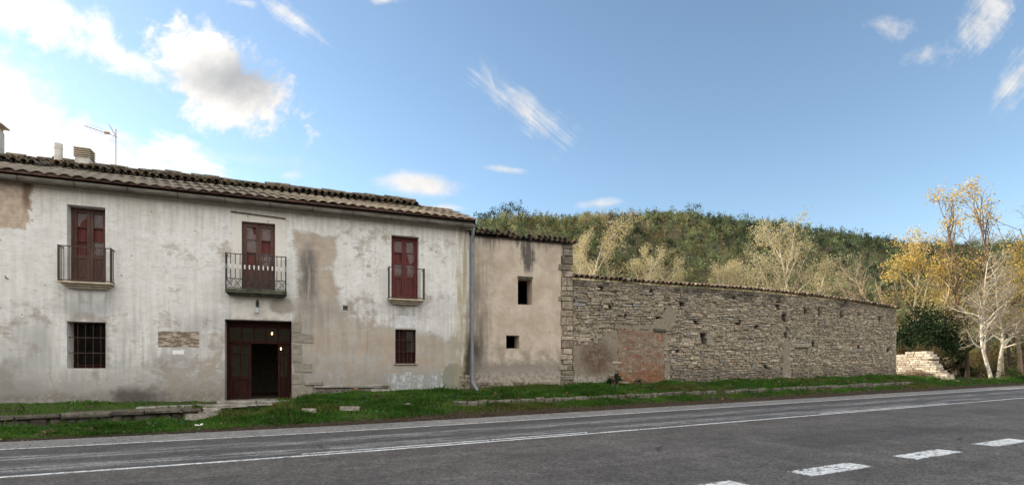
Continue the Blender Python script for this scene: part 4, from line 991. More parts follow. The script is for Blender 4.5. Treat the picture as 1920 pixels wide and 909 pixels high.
# sunlit stub wall beyond the end
SW = Vector((24.75, 34.6, 0)); stub = empty('ruined_wall', SW, R(-87), 'low sunlit pale stone wall with a broken stepped end near the road trees', 'wall')
sb = MB(); rr = random.Random(52); z = .7
def stop_(x): return float(np.interp(x, [0, .6, 2.2, 2.55, 2.9, 3.4, 3.9], [2.55, 2.62, 2.68, 2.72, 2.1, 1.5, 1.15]))
while z < 2.75:
    h = rr.choice([.09, .11, .14, .17]); x = -.3 - rr.uniform(0, .2)
    while x < 3.9:
        wd = rr.uniform(.2, .5)
        if z + h < stop_(x + wd / 2) + rr.uniform(-.04, .06) and not (abs(x + wd / 2 - 1.15) < .17 and abs(z + h / 2 - 1.55) < .09):
            g = rr.uniform(.85, 1.15); sb.cur = tuple(q * g for q in rr.choice([(.42, .36, .28), (.48, .42, .34), (.37, .31, .24)])); dz_ = rr.uniform(-.025, .02)
            sb.stone(x + .006, x + wd - .006, dz_, .45, z, z + h - .012, .014, .026, rr)
        x += wd
    z += h
sb.build('rubble_facing', M['pale_stone'], stub)
mb = MB(); x = -.3
while x < 3.6: mb.box(x, x + .299, .05, .42, .4, stop_(x + .35) - .14); x += .3
mb.build('wall_core', M['mortar'], stub)

# ------------------------------------------------------------------ verge stones
rr = random.Random(61)
def along(name, label, cat, fn):
    e = empty(name, (0, 0, 0), ROT, label, cat); fn(e); return e
kb = MB(); s = 5.9
while s < 31.6:
    wd = rr.uniform(.28, .62); k = float(dk(s)); zl = float(zlow(s)); kt = float(kstep(s)); g = rr.uniform(.7, 1.1)
    kb.cur = (.15 * g, .135 * g, .11 * g)
    if rr.random() < .93: kb.stone(s, s + wd - .02, k - .10 + rr.uniform(-.03, .03), k + .12, zl - .07, zl + kt + rr.uniform(-.03, .02), .03, .04, rr)
    if s > 12 and rr.random() < .6: kb.stone(s + .05, s + wd - .04, k - .17, k, zl - .12, zl + .02, .02, .03, rr)
    s += wd
kerb = kb.build('retaining_kerb', M['pale_stone']); kerb.rotation_euler.z = ROT; tag(kerb, 'low row of mossy stones stepping the grass bank below the stone wall', 'kerb')
kb = MB(); s = -6.6
while s < -1.15:
    wd = rr.uniform(.55, 1.1); wd = min(wd, -1.1 - s + .05); k = 16.98; g = rr.uniform(.75, 1.1); kb.cur = (.115 * g, .102 * g, .084 * g)
    zt = .46 + rr.uniform(-.012, .012) + .012 * (s + 6)
    kb.stone(s, s + wd - .02, k - .14 + rr.uniform(-.05, .05), k + .75, zt - .11, zt, .03, .035, rr)
    x = s
    while x < s + wd:
        w2 = rr.uniform(.2, .45); g2 = rr.uniform(.5, .9); kb.cur = tuple(q * g2 for q in (.15, .132, .11)); kb.stone(x, x + w2 - .03, k - .03 + rr.uniform(-.03, .03), k + .3, zt - .36, zt - .12, .025, .03, rr); x += w2
    s += wd
led = kb.build('stone_terrace', M['pale_stone']); led.rotation_euler.z = ROT; tag(led, 'long worn stone slab ledge below the barred window and beside the entrance', 'ledge')
def loose(name, label, cat, items, m='pale_stone'):
    b = MB()
    for (s, d, z, a, c, h) in items:
        g = rr.uniform(.8, 1.15); b.cur = (.25 * g, .225 * g, .19 * g); b.stone(s - a / 2, s + a / 2, d - c / 2, d + c / 2, z, z + h, .04, .05, rr)
    o = b.build(name, M[m]); o.rotation_euler.z = ROT; tag(o, label, cat); return o
loose('step_stones', 'pair of rough step blocks at the right end of the slab ledge', 'step', [(-1.05, 16.75, .14, .75, .6, .21), (-.80, 17.1, .30, .45, .5, .20), (-1.0, 17.05, .3, .3, .3, .1)])
loose('broken_slab', 'tilted broken stone slabs in grass near the edge of the left verge', 'slab', [(-7.9, 16.1, .08, 1.5, .8, .12), (-7.5, 16.7, .22, 1.4, .6, .12), (-8.6, 16.75, .25, 1.0, .5, .1)])
loose('bank_stone', 'squared stone in the grass bank, first one right of the entrance', 'stone', [(1.65, 16.35, .28, .42, .3, .17)])
loose('bank_stone', 'flat stone in the grass bank, second one right of the entrance', 'stone', [(2.75, 16.25, .32, .55, .3, .14)])
loose('bank_stone', 'smallest stone in the grass bank below the lower right window', 'stone', [(4.45, 16.2, .42, .25, .2, .10)])
loose('forecourt_paving', 'worn flat paving slabs on the ground before the entrance step', 'paving', [(-1.9, 17.7, .47, 1.5, .6, .09), (-.6, 17.5, .46, 1.3, .6, .09), (.35, 17.55, .47, .8, .5, .08)], 'slab')
b = MB(); b.cur = (.55, .53, .48); b.stone(-1.18, -1.02, 15.75, 15.85, .10, .16, .03, .03, rr); b.stone(-1.05, -.95, 15.78, 15.88, .13, .19, .03, .03, rr); o = b.build('crumpled_paper', M['whitepaint']); o.rotation_euler.z = ROT; tag(o, 'scrap of crumpled white paper at the grass edge below the steps', 'litter')

# ------------------------------------------------------------------ grass
def grass_patch(n, s0, s1, dens, hmin, hmax):
    s = rng.uniform(s0, s1, n); t = rng.uniform(0, 1, n); W = dwall(s); d = 15.42 + (W - 15.47) * t
    k = dk(s)
    clump = .5 + .5 * np.sin(s * 3.1 + 2 * np.sin(d * 4.)) * np.sin(d * 5.3 + s * 1.3)
    keep = rng.uniform(0, 1, n) < (.6 + .4 * clump)
    left = s < -1.3
    keep &= ~(left & (d > k - .12) & (rng.uniform(0, 1, n) > np.where(d > W - .30, .16, np.where(s < -6.2, .35, .03))))
    keep &= ~((s < -1.3) & (d > 16.72) & (d < k) & (rng.uniform(0, 1, n) > .15))
    keep &= ~((s > -1.3) & (s < .9) & (d > 17.35))                  # threshold paving
    keep &= ~((np.abs(d - k + .06) < .10) & (s > 5.5) & (s < 32) & (rng.uniform(0, 1, n) > .12))
    keep &= ~((d < 15.47 + .05 * np.sin(s * 2.7)) & (rng.uniform(0, 1, n) > .3))
    for (a, b_, c, e_) in ((1.4, 1.9, 16.1, 16.45), (2.45, 3.05, 16.0, 16.4), (4.3, 4.6, 16.0, 16.3), (-8.7, -6.8, 15.6, 17.0)): keep &= ~((s > a) & (s < b_) & (d > c) & (d < e_))
    bald = np.sin(s * 2.3 + 1.7 * np.sin(s * .9)) * np.sin(d * 4.7 + s) ; keep &= ~((bald > .86) & (rng.uniform(0, 1, n) > .25))
    s, d, clump = s[keep], d[keep], clump[keep]; n = len(s); z = verge_z(s, d) - .01
    h = rng.uniform(hmin, hmax, n) * (.35 + 1.05 * clump ** 1.5) * (.75 + .5 * (.5 + .5 * np.sin(s * .9 + 2 * np.sin(s * .37)))) * np.where((s < -1.5) & (d > 16.3), .8, 1.)
    h *= np.where((s > -.8) & (s < 4.5) & (d < 16.9), 1.3, 1.); h *= np.where(d < 15.8, .65, 1.) * np.where(d > dwall(s) - .5, .75, 1.)
    tall_ = rng.uniform(0, 1, n) < .02 * (np.sin(s * 4.1) * np.sin(d * 6.) > .2); h = np.where(tall_, h * 2.1, h)
    ang = rng.uniform(0, 2 * np.pi, n); wd = rng.uniform(.006, .013, n); ln = rng.uniform(.1, .75, n) * h; la = rng.uniform(0, 2 * np.pi, n)
    wx, wy = np.cos(ang) * wd, np.sin(ang) * wd
    p = np.stack([s, d, z], -1); sidev = np.stack([wx, wy, 0 * wx], -1); mid = p + np.stack([np.cos(la) * ln * .3, np.sin(la) * ln * .3, h * .6], -1); tip = p + np.stack([np.cos(la) * ln, np.sin(la) * ln, h], -1)
    V = np.stack([p - sidev, p + sidev, mid + sidev * .8, tip, mid - sidev * .8], 1).reshape(-1, 3)
    F = np.arange(n * 5).reshape(n, 5)
    tone = rng.uniform(0, 1, n) * .6 + .4 * (.5 + .5 * np.sin(s * 1.7 + d * 2.2))
    c = np.array((.028, .098, .010))[None] * (1 - tone[:, None]) + np.array((.085, .19, .02))[None] * tone[:, None]
    olive = np.clip(np.sin(s * .8 + 1.2) * .5 + np.sin(d * 3.1 + s * .5) * .6 - .15, 0, .75)[:, None]
    c = c * (1 - olive) + np.array((.13, .14, .03)) * olive
    dry = rng.uniform(0, 1, n) < .04 + .12 * olive[:, 0]; c[dry] = np.array((.22, .17, .08)) * rng.uniform(.6, 1.2, (dry.sum(), 1))
    return V, F, np.repeat(c, 5, 0)
V, F, C = grass_patch(520000, -10, 16, 1, .05, .16); a2 = grass_patch(240000, 16, 52, 1, .06, .17)
o = arr_mesh('grass', *[(lambda J: J)(joinm([(V, F, C), a2]))[i] for i in (0, 1)], M['grass'], col=joinm([(V, F, C), a2])[2]); o.rotation_euler.z = ROT
tag(o, 'fresh green grass covering the bank between road and walls', 'grass', kind='stuff')

nw = 9000; kc = rng.integers(0, 260, nw); cs = rng.uniform(-9, 46, 260); cd = rng.uniform(15.6, 17.3, 260); ws = cs[kc] + rng.normal(0, .10, nw); wd_ = cd[kc] + rng.normal(0, .08, nw)
wz = verge_z(ws, wd_) + rng.uniform(.03, .17, nw) * np.exp(-((ws - cs[kc]) ** 2 + (wd_ - cd[kc]) ** 2) * 25); okw = (wd_ < dwall(ws) - .05) & ~((ws < -1.2) & (wd_ > 16.7)) & ~((ws > -1.3) & (ws < .9) & (wd_ > 17.2))
wc = np.array([(.03, .085, .02), (.05, .12, .03), (.07, .12, .03), (.16, .13, .06)])[rng.integers(0, 4, 260)][kc] * rng.uniform(.7, 1.3, (nw, 1))
v, f, c = quads(np.stack([ws, wd_, wz], -1)[okw], rng.uniform(.04, .10, okw.sum()), wc[okw], rng, flat=.8)
o = arr_mesh('weeds', v, f, M['grass'], col=c); o.rotation_euler.z = ROT; tag(o, 'broad leaved weeds growing through the grass bank', 'weeds', kind='stuff')
ng = 5000; gs = rng.uniform(-9, 46, ng); gd = np.where(rng.uniform(0, 1, ng) < .75, 15.36 + np.abs(rng.normal(0, .07, ng)) * np.sign(rng.normal(size=ng)), 14. + 1.4 * rng.uniform(0, 1, ng) ** .5); gz = np.where(gd < 15.42, zr(gs) + .008, verge_z(gs, gd) + .01)
v, f, c = quads(np.stack([gs, gd, gz], -1), rng.uniform(.012, .045, ng), np.array((.20, .175, .145))[None] * rng.uniform(.5, 1.5, (ng, 1)), rng, flat=.5)
o = arr_mesh('gravel', v, f, M['pale_stone'], col=c); o.rotation_euler.z = ROT; tag(o, 'loose grit and gravel along the road edge', 'gravel', kind='stuff')
nl = 900; ls = rng.uniform(-9, 46, nl); ld = np.where(rng.uniform(0, 1, nl) < .6, rng.normal(15.42, .13, nl), rng.uniform(15.4, 17.2, nl)); lz = np.where(ld < 15.4, zr(ls) + .012, verge_z(ls, ld) + .05)
v, f, c = quads(np.stack([ls, ld, lz], -1), rng.uniform(.03, .075, nl), np.array([(.28, .19, .08), (.20, .13, .06), (.38, .30, .14), (.14, .09, .05)])[rng.integers(0, 4, nl)], rng, flat=2.)
o = arr_mesh('fallen_leaves', v, f, M['leaf'], col=c); o.rotation_euler.z = ROT; tag(o, 'dry fallen leaves scattered along the grass edge of the road', 'leaves', kind='stuff')
# ------------------------------------------------------------------ trees
def grow(seed, h, r0, path=None, lean=(0, 0), levels=3, nb=(9, 6, 5), ang=(45, 45, 45), lr=(.5, .5, .5), start=.3, up=.25, wob=.10, fork=None):
    r = np.random.default_rng(seed); segs = []; tips = []
    def branch(p, d, L, rad, lv):
        n = max(4, int(7 - lv)); pts = [p]; cur = d.copy(); step = L / n; rads = [rad]
        if lv == 0 and path is not None and len(segs) == 0:
            pp = np.array(path, float); n = len(pp) - 1; pts = [q_ for q_ in pp]; rads = [rad * (1 - .82 * i / n) + .004 for i in range(n + 1)]; cur = pp[-1] - pp[-2]; cur /= np.linalg.norm(cur)
        else:
          for i in range(n):
            cur = cur + r.normal(0, wob * (1 + .4 * lv), 3); cur[2] += up * (.12 if lv == 0 else .25 / n * 3); cur /= np.linalg.norm(cur)
            pts.append(pts[-1] + cur * step); rads.append(rad * (1 - .82 * (i + 1) / n) + .004)
        for i in range(n): segs.append((*pts[i], *pts[i + 1], rads[i], rads[i + 1], lv))
        if lv >= levels - 1:
            for i in range(1, n + 1): tips.append((*pts[i], *(cur)))
        if lv < levels:
            m = nb[lv]
            for k in range(m):
                t = (start if lv == 0 else .22) + (1 - (start if lv == 0 else .22)) * (k + r.uniform(.2, .8)) / m; x = t * n; i = min(int(x), n - 1); f = x - i
                q = pts[i] * (1 - f) + pts[i + 1] * f; dd = pts[i + 1] - pts[i]; dd /= np.linalg.norm(dd)
                a = np.cross(dd, r.normal(size=3)); a /= np.linalg.norm(a); th = R(ang[lv] * r.uniform(.7, 1.25))
                nd = dd * math.cos(th) + a * math.sin(th)
                branch(q, nd, L * lr[lv] * (1.15 - .55 * t) * r.uniform(.75, 1.2), (rads[i] * (1 - f) + rads[i + 1] * f) * (.62 if lv == 0 else .6), lv + 1)
    d = np.array([lean[0], lean[1], 1.]); d /= np.linalg.norm(d)
    branch(np.zeros(3), d, h * .92, r0, 0)
    for fk in fork or (): branch(np.array(fk[0], float), np.array(fk[1], float) / np.linalg.norm(fk[1]), fk[2], fk[3], 0)
    return np.array(segs), np.array(tips), r
def tree(name, loc, label, cat, seed, h, r0, bark, leafcols, nleaf, lsize, group=None, spread=.25, leafgain=None, tint=.15, twig=None, **kw):
    e = empty(name, loc, 0, label, cat, group)
    S, T, r = grow(seed, h, r0, **kw)
    mx_ = S[:, 8].max() if len(S) else 0
    big = S[S[:, 8] <= 1]; small = S[S[:, 8] >= 2]
    v, f, c = segs_mesh(big[:, :8], np.array(bark)[None] * r.uniform(.8, 1.15, (len(big), 1)), 7); arr_mesh('trunk', v, f, M['bark'], e, c, True)
    parts = []
    if len(small):
        sm_ = small[:, :8].copy(); sm_[:, 6:] = np.maximum(sm_[:, 6:], .006); parts.append(segs_mesh(sm_, np.array(twig or bark)[None] * r.uniform(.8, 1.1, (len(sm_), 1)), 3))
    if nleaf and len(T):
        w_ = np.ones(len(T)) if leafgain is None else np.clip(leafgain(T), 0, None); w_ = w_ / w_.sum(); k = r.choice(len(T), nleaf, p=w_)
        cen = T[k, :3] + r.normal(0, spread, (nleaf, 3)); lc = np.array(leafcols)[r.integers(0, len(leafcols), nleaf)] * r.uniform(1 - tint, 1 + tint, (nleaf, 1))
        parts.append(quads(cen, lsize * r.uniform(.6, 1.3, nleaf), lc, r))
    if parts: v, f, c = joinm(parts); arr_mesh('crown', v, f, M['leaf'], e, c)
    return e
def at(px, Z, z=None):
    X = (px - 960) / 1000 * Z; g = float(ground_z(np.array(X), np.array(Z))); return (X, Z, g - .05 if z is None else z)
PALE = (.56, .49, .38); PALELEAF = [(.58, .50, .27), (.64, .56, .34), (.50, .44, .24), (.46, .37, .18)]
G1 = 'pale autumn poplars behind the stone wall'
pale = [  # px, Z, top y, seed, label
    (1082, 52, 396, 3, 'tallest pale poplar just right of the outbuilding corner, thin yellow leaves'),
    (1118, 55, 398, 14, 'pale slim poplar with forked top second beyond the outbuilding corner'),
    (1040, 58, 420, 5, 'pale poplar half hidden by the roof of the outbuilding'),
    (1202, 52, 450, 26, 'bare whitish poplar above the bricked up doorway and green bush'),
    (1262, 53, 470, 7, 'small whitish poplar standing between two taller pale trees'),
    (1340, 50, 462, 38, 'rounded pale poplar above the wall niche'),
    (1400, 51, 470, 9, 'pale twiggy poplar touching the biggest pale crown'),
    (1480, 45, 408, 10, 'biggest pale beige poplar with dense wide crown over the wall'),
    (1530, 43, 470, 41, 'low pale twiggy tree right of the biggest pale crown')]
for i, (px, Z, ty, seed, lab) in enumerate(pale):
    p = at(px, Z); h = (1.6 + (690 - ty) / 1000 * Z - p[2]) * .87; wide = 1.25 if i == 7 else 1.0
    tree('poplar_tree', p, lab, 'tree', seed, h, .16 + .004 * h, PALE, PALELEAF if i != 0 else PALELEAF + [(.55, .38, .10)], 9500 if i == 7 else 6000, .115, G1, .22, levels=3, nb=(13, 7, 5) if i != 7 else (16, 8, 6), ang=(38 * wide, 42, 45), lr=((.40 if i == 7 else .37) * wide, .48, .5), start=.2, up=.4)
# right hand trees
YEL = [(.62, .44, .11), (.68, .49, .13), (.56, .38, .09), (.70, .56, .22)]
tree('birch_tree', rworld(43.3, 17.0, .72), 'pale bare leaning tree with curved white trunk nearest the road', 'tree', 61, 8.2, .118, (.56, .51, .42), [(.42, .33, .14), (.5, .37, .12)], 700, .10, None, .2, twig=(.52, .45, .36), path=[(0, 0, -.1), (-.17, 0, .6), (-.38, 0, 1.3), (-.58, 0, 2.0), (-.70, 0, 2.7), (-.70, 0, 3.5), (-.58, .05, 4.4), (-.42, .1, 5.5), (-.36, .1, 6.6), (-.2, .1, 7.8)], levels=3, nb=(18, 9, 7), ang=(52, 45, 42), lr=(.36, .52, .5), start=.30, up=.14)
tree('birch_tree', rworld(44.6, 17.2, .75), 'pale forked bare tree right of the curved white trunk', 'tree', 62, 7.2, .115, (.48, .43, .34), [(.40, .31, .12), (.55, .40, .1)], 1100, .10, None, .2, twig=(.48, .41, .32), path=[(0, 0, -.1), (.06, 0, .8), (.16, 0, 1.6), (.32, 0, 2.4), (.30, 0, 3.3), (.12, .1, 4.4), (0, .1, 5.6), (-.1, .1, 7.0)], levels=3, nb=(15, 9, 7), ang=(48, 45, 42), lr=(.42, .5, .5), start=.36, up=.14, fork=[((.25, 0, 2.1), (.8, .1, .62), 3.6, .075)])
tall = lambda T: np.where(T[:, 2] > T[:, 2].max() * .78, 1.0, .03) * np.clip(np.sin(T[:, 0] * 3.) + np.sin(T[:, 2] * 2.2) + .6, .03, 2) + .25 * np.exp(-((T[:, 2] - T[:, 2].max() * .45) / 2.) ** 2)
p = at(1797, 43); tree('tall_poplar', p, 'tall thin poplar with last yellow leaves at its top', 'tree', 71, 14.4, .20, (.20, .14, .10), YEL, 800, .16, 'tall thin poplars by the road', .25, leafgain=tall, levels=3, nb=(16, 5, 3), ang=(24, 30, 35), lr=(.34, .45, .5), start=.35, up=.5)
p = at(1850, 42); tree('tall_poplar', p, 'tall leaning poplar with a clump of yellow leaves, right one of the pair', 'tree', 72, 14.4, .20, (.22, .155, .11), YEL, 900, .16, 'tall thin poplars by the road', .25, leafgain=tall, lean=(.09, 0), levels=3, nb=(15, 5, 3), ang=(24, 30, 35), lr=(.32, .45, .5), start=.35, up=.5)
p = at(1915, 40); tree('tall_poplar', p, 'nearly bare brown poplar at the far right edge of the road trees', 'tree', 73, 12.6, .15, (.22, .165, .12), YEL, 220, .14, 'tall thin poplars by the road', .25, lean=(.10, 0), levels=3, nb=(12, 6, 4), ang=(40, 38, 40), lr=(.45, .5, .5), start=.3, up=.3)
p = at(1728, 41); tree('yellow_tree', p, 'bushy tree full of bright golden yellow leaves past the wall end', 'tree', 81, 10.6, .2, (.45, .36, .22), YEL, 2700, .16, None, .26, leafgain=lambda T: np.clip(np.sin(T[:, 0] * 2.1 + 1) + np.sin(T[:, 2] * 2.3) + np.sin(T[:, 1] * 2.) + (T[:, 2] > 3.6) * 1.2 - .6, .02, 3) * (T[:, 2] > 3.2), levels=3, nb=(12, 7, 4), ang=(38, 42, 45), lr=(.42, .5, .5), start=.4, up=.35, lean=(-.1, 0))
p = at(1775, 44); tree('yellow_tree', p, 'second golden leaved tree filling the gap behind the tall poplars', 'tree', 82, 10.4, .2, (.42, .33, .2), YEL, 1900, .16, None, .26, leafgain=lambda T: np.clip(np.sin(T[:, 0] * 2.1 + 1) + np.sin(T[:, 2] * 2.3) + np.sin(T[:, 1] * 2.) + .5, .02, 3), levels=3, nb=(12, 7, 4), ang=(36, 42, 45), lr=(.40, .5, .5), start=.35, up=.35)
p = at(1880, 39); tree('yellow_tree', p, 'thin ochre leaved tree behind the two pale trunks', 'tree', 83, 8.6, .16, (.40, .32, .22), [(.42, .30, .07), (.34, .25, .07), (.5, .36, .08)], 2600, .15, None, .32, levels=3, nb=(12, 7, 4), ang=(45, 42, 45), lr=(.5, .5, .5), start=.3, up=.25)
p = at(1671, 37); tree('bare_tree', p, 'dead bare tree leaning left over the end of the stone wall', 'tree', 91, 8.6, .15, (.36, .28, .19), [(.3, .2, .08)], 40, .1, None, .2, twig=(.46, .36, .25), path=[(0, 0, -.1), (0, 0, 2.0), (.05, 0, 3.6), (-.35, 0, 4.5), (-1.2, 0, 5.0), (-2.0, 0, 5.8), (-2.5, 0, 7.0)], levels=3, nb=(12, 7, 4), ang=(42, 40, 40), lr=(.34, .5, .5), start=.5, up=.5)
p = at(1612, 50); tree('bare_tree', p, 'greyish bare bush tree showing above the lower wall end', 'tree', 92, 7.5, .13, (.34, .27, .18), PALELEAF, 500, .12, None, .25, levels=3, nb=(10, 7, 5), ang=(45, 45, 45), lr=(.5, .5, .5), start=.15, up=.25)
# leafy shrubs: stems + leaf mass
def shrub(name, loc, label, cols, rx, rz, n, size, seed, h0=0., stems=14, bark=(.14, .10, .07), cat='shrub', shell=.55, group=None):
    r = np.random.default_rng(seed); e = empty(name, loc, 0, label, cat, group)
    S = []
    for k in range(stems):
        a = r.uniform(0, 2 * np.pi); tip = np.array([math.cos(a) * rx * r.uniform(.2, .95), math.sin(a) * rx * r.uniform(.2, .95), h0 + rz * r.uniform(.8, 2.05)]); p = np.array([math.cos(a) * .1, math.sin(a) * .1, 0.])
        pts = [p + (tip - p) * t + np.array([0, 0, 1]) * .25 * rz * math.sin(np.pi * t) + r.normal(0, .05 * rx, 3) * (t > 0) for t in np.linspace(0, 1, 6)]
        for i in range(5): S.append((*pts[i], *pts[i + 1], .035 * (1 - i / 6), .035 * (1 - (i + 1) / 6)))
    v, f, c = segs_mesh(np.array(S), np.array(bark), 4); arr_mesh('stem', v, f, M['bark'], e, c)
    m = max(6, n // 130); d = r.normal(size=(m, 3)); d /= np.linalg.norm(d, axis=1)[:, None]; rad = r.uniform(shell, 1.0, m)[:, None]
    cl_ = d * rad * np.array([rx, rx, rz]); cl_[:, 2] = np.abs(cl_[:, 2] + rz * .1); cl_[:, 2] = cl_[:, 2] * 1.6 + h0
    k = r.integers(0, m, n); cen = cl_[k] + r.normal(0, .16 * min(rx, rz), (n, 3)); cen[:, 2] = np.maximum(cen[:, 2], .02)
    tn = r.uniform(.7, 1.25, m)[k][:, None]; cc = np.array(cols)[r.integers(0, len(cols), n)] * tn
    v, f, c = quads(cen, size * r.uniform(.6, 1.3, n), cc, r); arr_mesh('leaves', v, f, M['leaf'], e, c)
    return e
DG = [(.018, .035, .012), (.026, .05, .016), (.035, .06, .02)]; OL = [(.10, .095, .03), (.14, .115, .04), (.075, .08, .025)]; BR_ = [(.16, .10, .05), (.12, .08, .04), (.20, .14, .07)]
shrub('ivy_tree', at(1738, 38.5), 'dark green ivy covered tree behind the sunlit stub wall', DG, 2.0, 2.0, 9500, .17, 101, 1.8, cat='tree')
shrub('ivy_tree', at(1805, 39), 'dark ivy wrapped trunk between stub wall and pale trees', DG, .42, 1.5, 2200, .13, 102, .1, cat='tree')
shrub('bramble', at(1712, 37), 'brown green bramble sprawling on top of the stub wall', OL + BR_, 1.9, .8, 4500, .10, 103, 1.2)
shrub('bramble', at(1690, 40), 'olive brown thicket squeezed behind the end of the long wall', OL + BR_, 1.3, 1.6, 3800, .12, 113, .5)
shrub('bush', at(1905, 34.5), 'low green bush at right behind the pale forked tree', [(.06, .10, .02), (.08, .12, .03), (.045, .075, .018)], 1.5, .75, 4200, .10, 104)
shrub('bush', at(1852, 40), 'olive undergrowth bush behind the curved white trunk', OL, 1.8, .85, 3600, .12, 105)
shrub('bush', at(1775, 40), 'brownish leafless bush left of the dark trunk', BR_ + OL, 1.2, .9, 1800, .10, 106, stems=40)
shrub('bush', at(1925, 42), 'tall olive bush at the far right of the road trees', OL, 2.2, 1.9, 4200, .14, 107)
shrub('bush', at(1830, 47), 'wide ochre thicket far behind the pale trunks', [(.20, .15, .05), (.26, .19, .06), (.14, .12, .04)], 3.0, 1.6, 5000, .16, 108)
shrub('bush', (WL.x + 4.4 * UR[0] + NR[0] * 1.9 - 1.2, WL.y + 4.4 * UR[1] + NR[1] * 1.9 - .6, 1.0), 'yellow green bush poking above the wall coping', [(.16, .19, .035), (.22, .23, .05), (.11, .15, .03)], .8, 1.35, 3400, .10, 109, 1.5)
wallp = lambda s, w_, z: tuple(WL + Vector((UR[0], UR[1], 0)) * s + Vector((NR[0], NR[1], 0)) * w_ + Vector((0, 0, z)))
shrub('weed', wallp(1.75, -.28, .93), 'dark leafy weed at the wall foot left of the bricked doorway', [(.02, .045, .018), (.03, .06, .022)], .34, .26, 700, .08, 110, cat='weed')
shrub('weed', wallp(3.0, -.15, .93), 'small dark weed in front of the bricked up doorway', [(.02, .045, .018), (.03, .06, .022)], .2, .14, 260, .06, 111, cat='weed')
# dark trunks of the thicket
for (px, Z, lean, h, seed, lab) in ((1812, 38, .12, 5.0, 121, 'dark leaning trunk in the thicket behind the curved white tree'), (1895, 41, -.08, 6.0, 122, 'slim brown trunk in the thicket behind the forked tree')):
    tree('thicket_tree', at(px, Z), lab, 'tree', seed, h, .16, (.10, .075, .055), [(.2, .15, .05)], 400, .12, 'dark trunks in the roadside thicket', .3, lean=(lean, 0), levels=2, nb=(7, 6), ang=(45, 45), lr=(.5, .5), start=.4)
# heap of cut brush
r = np.random.default_rng(131); S = []
for k in range(900):
    c = np.array(rworld(r.normal(36.2, 1.1), r.normal(17.7, .35), 0)); c[2] = .95 + abs(r.normal(0, .22)); a = r.uniform(0, 2 * np.pi); L_ = r.uniform(.2, .8); d = np.array([math.cos(a) * L_, math.sin(a) * L_, r.normal(0, .15)])
    S.append((*(c - d / 2), *(c + d / 2), .012, .005))
v, f, c = segs_mesh(np.array(S), np.array((.20, .135, .09))[None] * r.uniform(.6, 1.3, (len(S), 1)), 3)
tag(arr_mesh('brush_heap', v, f, M['bark'], None, c), 'low heap of dry reddish brushwood beside the broken end of stub wall', 'brushwood')

# ------------------------------------------------------------------ forest on the hill
r = np.random.default_rng(77); n = 4100
px = r.uniform(760, 2080, n); Y = 74 + (265 - 74) * r.uniform(0, 1, n) ** .75
X = (px - 960) / 1000 * Y; Zg = ground_z(X, Y)
per = 130; hgt = r.uniform(2.8, 6.8, n) * np.where(r.uniform(0, 1, n) < .1, 1.35, 1.); rad = hgt * r.uniform(.27, .42, n)
kind = r.uniform(0, 1, n) + .25 * np.sin(X * .035) + .15 * np.sin(Y * .06 + 1)
far_ = (Y - 74) / 190
pal = np.where((kind > 1.05)[:, None], np.array((.27, .205, .105)), np.where((kind > .75)[:, None], np.array((.235, .225, .105)), np.where((kind > .3)[:, None], np.array((.16, .185, .085)), np.array((.10, .13, .07)))))
pal = np.where(((r.uniform(0, 1, n) < .7 * np.clip(far_ - .45, 0, 1) * 2) & (px > 1150))[:, None], np.array((.072, .092, .056)), pal) * r.uniform(.5, 1.6, (n, 1))
m = 9; d = r.normal(size=(n, m, 3)); d /= np.linalg.norm(d, axis=2)[:, :, None]; d *= r.uniform(.45, 1., (n, m, 1))
k = r.integers(0, m, (n, per)); cl_ = d[np.arange(n)[:, None], k]
loc = cl_ + r.normal(0, .17, (n, per, 3))
cen = np.empty((n, per, 3)); cen[..., 0] = X[:, None] + loc[..., 0] * rad[:, None]; cen[..., 1] = Y[:, None] + loc[..., 1] * rad[:, None]; cen[..., 2] = Zg[:, None] + hgt[:, None] * (.50 + .44 * loc[..., 2])
cols = pal[:, None, :] * r.uniform(.75, 1.25, (n, m))[np.arange(n)[:, None], k][..., None]
sz = (.34 + .24 * (Y / 240))[:, None] * r.uniform(.6, 1.3, (n, per))
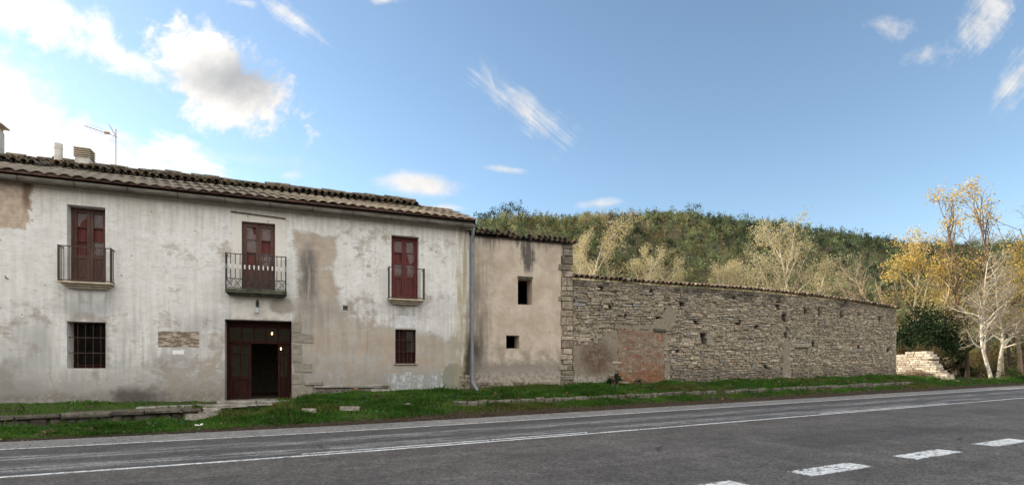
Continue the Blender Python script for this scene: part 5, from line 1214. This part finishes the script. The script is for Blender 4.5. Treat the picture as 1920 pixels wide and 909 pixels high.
v, f, c = quads(cen.reshape(-1, 3), sz.ravel(), cols.reshape(-1, 3), r, flat=.3, out=(loc / (np.linalg.norm(loc, axis=2)[..., None] + .05)).reshape(-1, 3))
tag(arr_mesh('forest', v, f, M['forest'], None, c), 'dense mixed woodland covering the whole hill behind the buildings', 'forest', kind='stuff')
# single trees that stand out on the ridge
def ridge(px, topy, Z, w_, label, cols, seed, trunk=.35, group=None):
    X_ = (px - 960) / 1000 * Z; zg = float(ground_z(np.array(X_), np.array(float(Z)))); H = 1.6 + (690 - topy) / 1000 * Z - zg; rr_ = np.random.default_rng(seed)
    e = empty('ridge_tree', (X_, Z, zg), 0, label, 'tree', group)
    v, f, c = segs_mesh(np.array([(0, 0, -.3, .1, 0, H * .5, .22, .16), (.1, 0, H * .5, .0, 0, H * .9, .16, .05)]), np.array((.10, .08, .06)), 6); arr_mesh('trunk', v, f, M['bark'], e, c)
    m = 12; d = rr_.normal(size=(m, 3)); d /= np.linalg.norm(d, axis=1)[:, None]; d *= rr_.uniform(.5, 1., (m, 1)); k = rr_.integers(0, m, 420)
    p = (d[k] + rr_.normal(0, .2, (420, 3))) * np.array([w_ / 2, w_ / 2, H * (1 - trunk) / 2]); p[:, 2] += H * (1 + trunk) / 2
    v, f, c = quads(p, .55 * rr_.uniform(.6, 1.3, 420), np.array(cols) * rr_.uniform(.7, 1.3, m)[k][:, None], rr_); arr_mesh('crown', v, f, M['forest'], e, c)
PG = (.045, .065, .03)
ridge(1300, 378, 235, 7.5, 'lone round dark tree rising above the ridge of the wooded hill', PG, 201, .3)
for i, (px, ty, wd, lab) in enumerate(((905, 398, 7, 'lowest dark pine of the ridge clump next to the farmhouse roof'), (926, 388, 7.5, 'second dark pine of the ridge clump counted from the farmhouse roof'), (948, 381, 7.5, 'third dark pine of the ridge clump counted from the farmhouse roof'), (972, 377, 8, 'tallest dark pine of the ridge clump above the outbuilding'))):
    ridge(px, ty, 215, wd, lab, PG, 210 + i, .4, 'pines at the left end of the ridge')
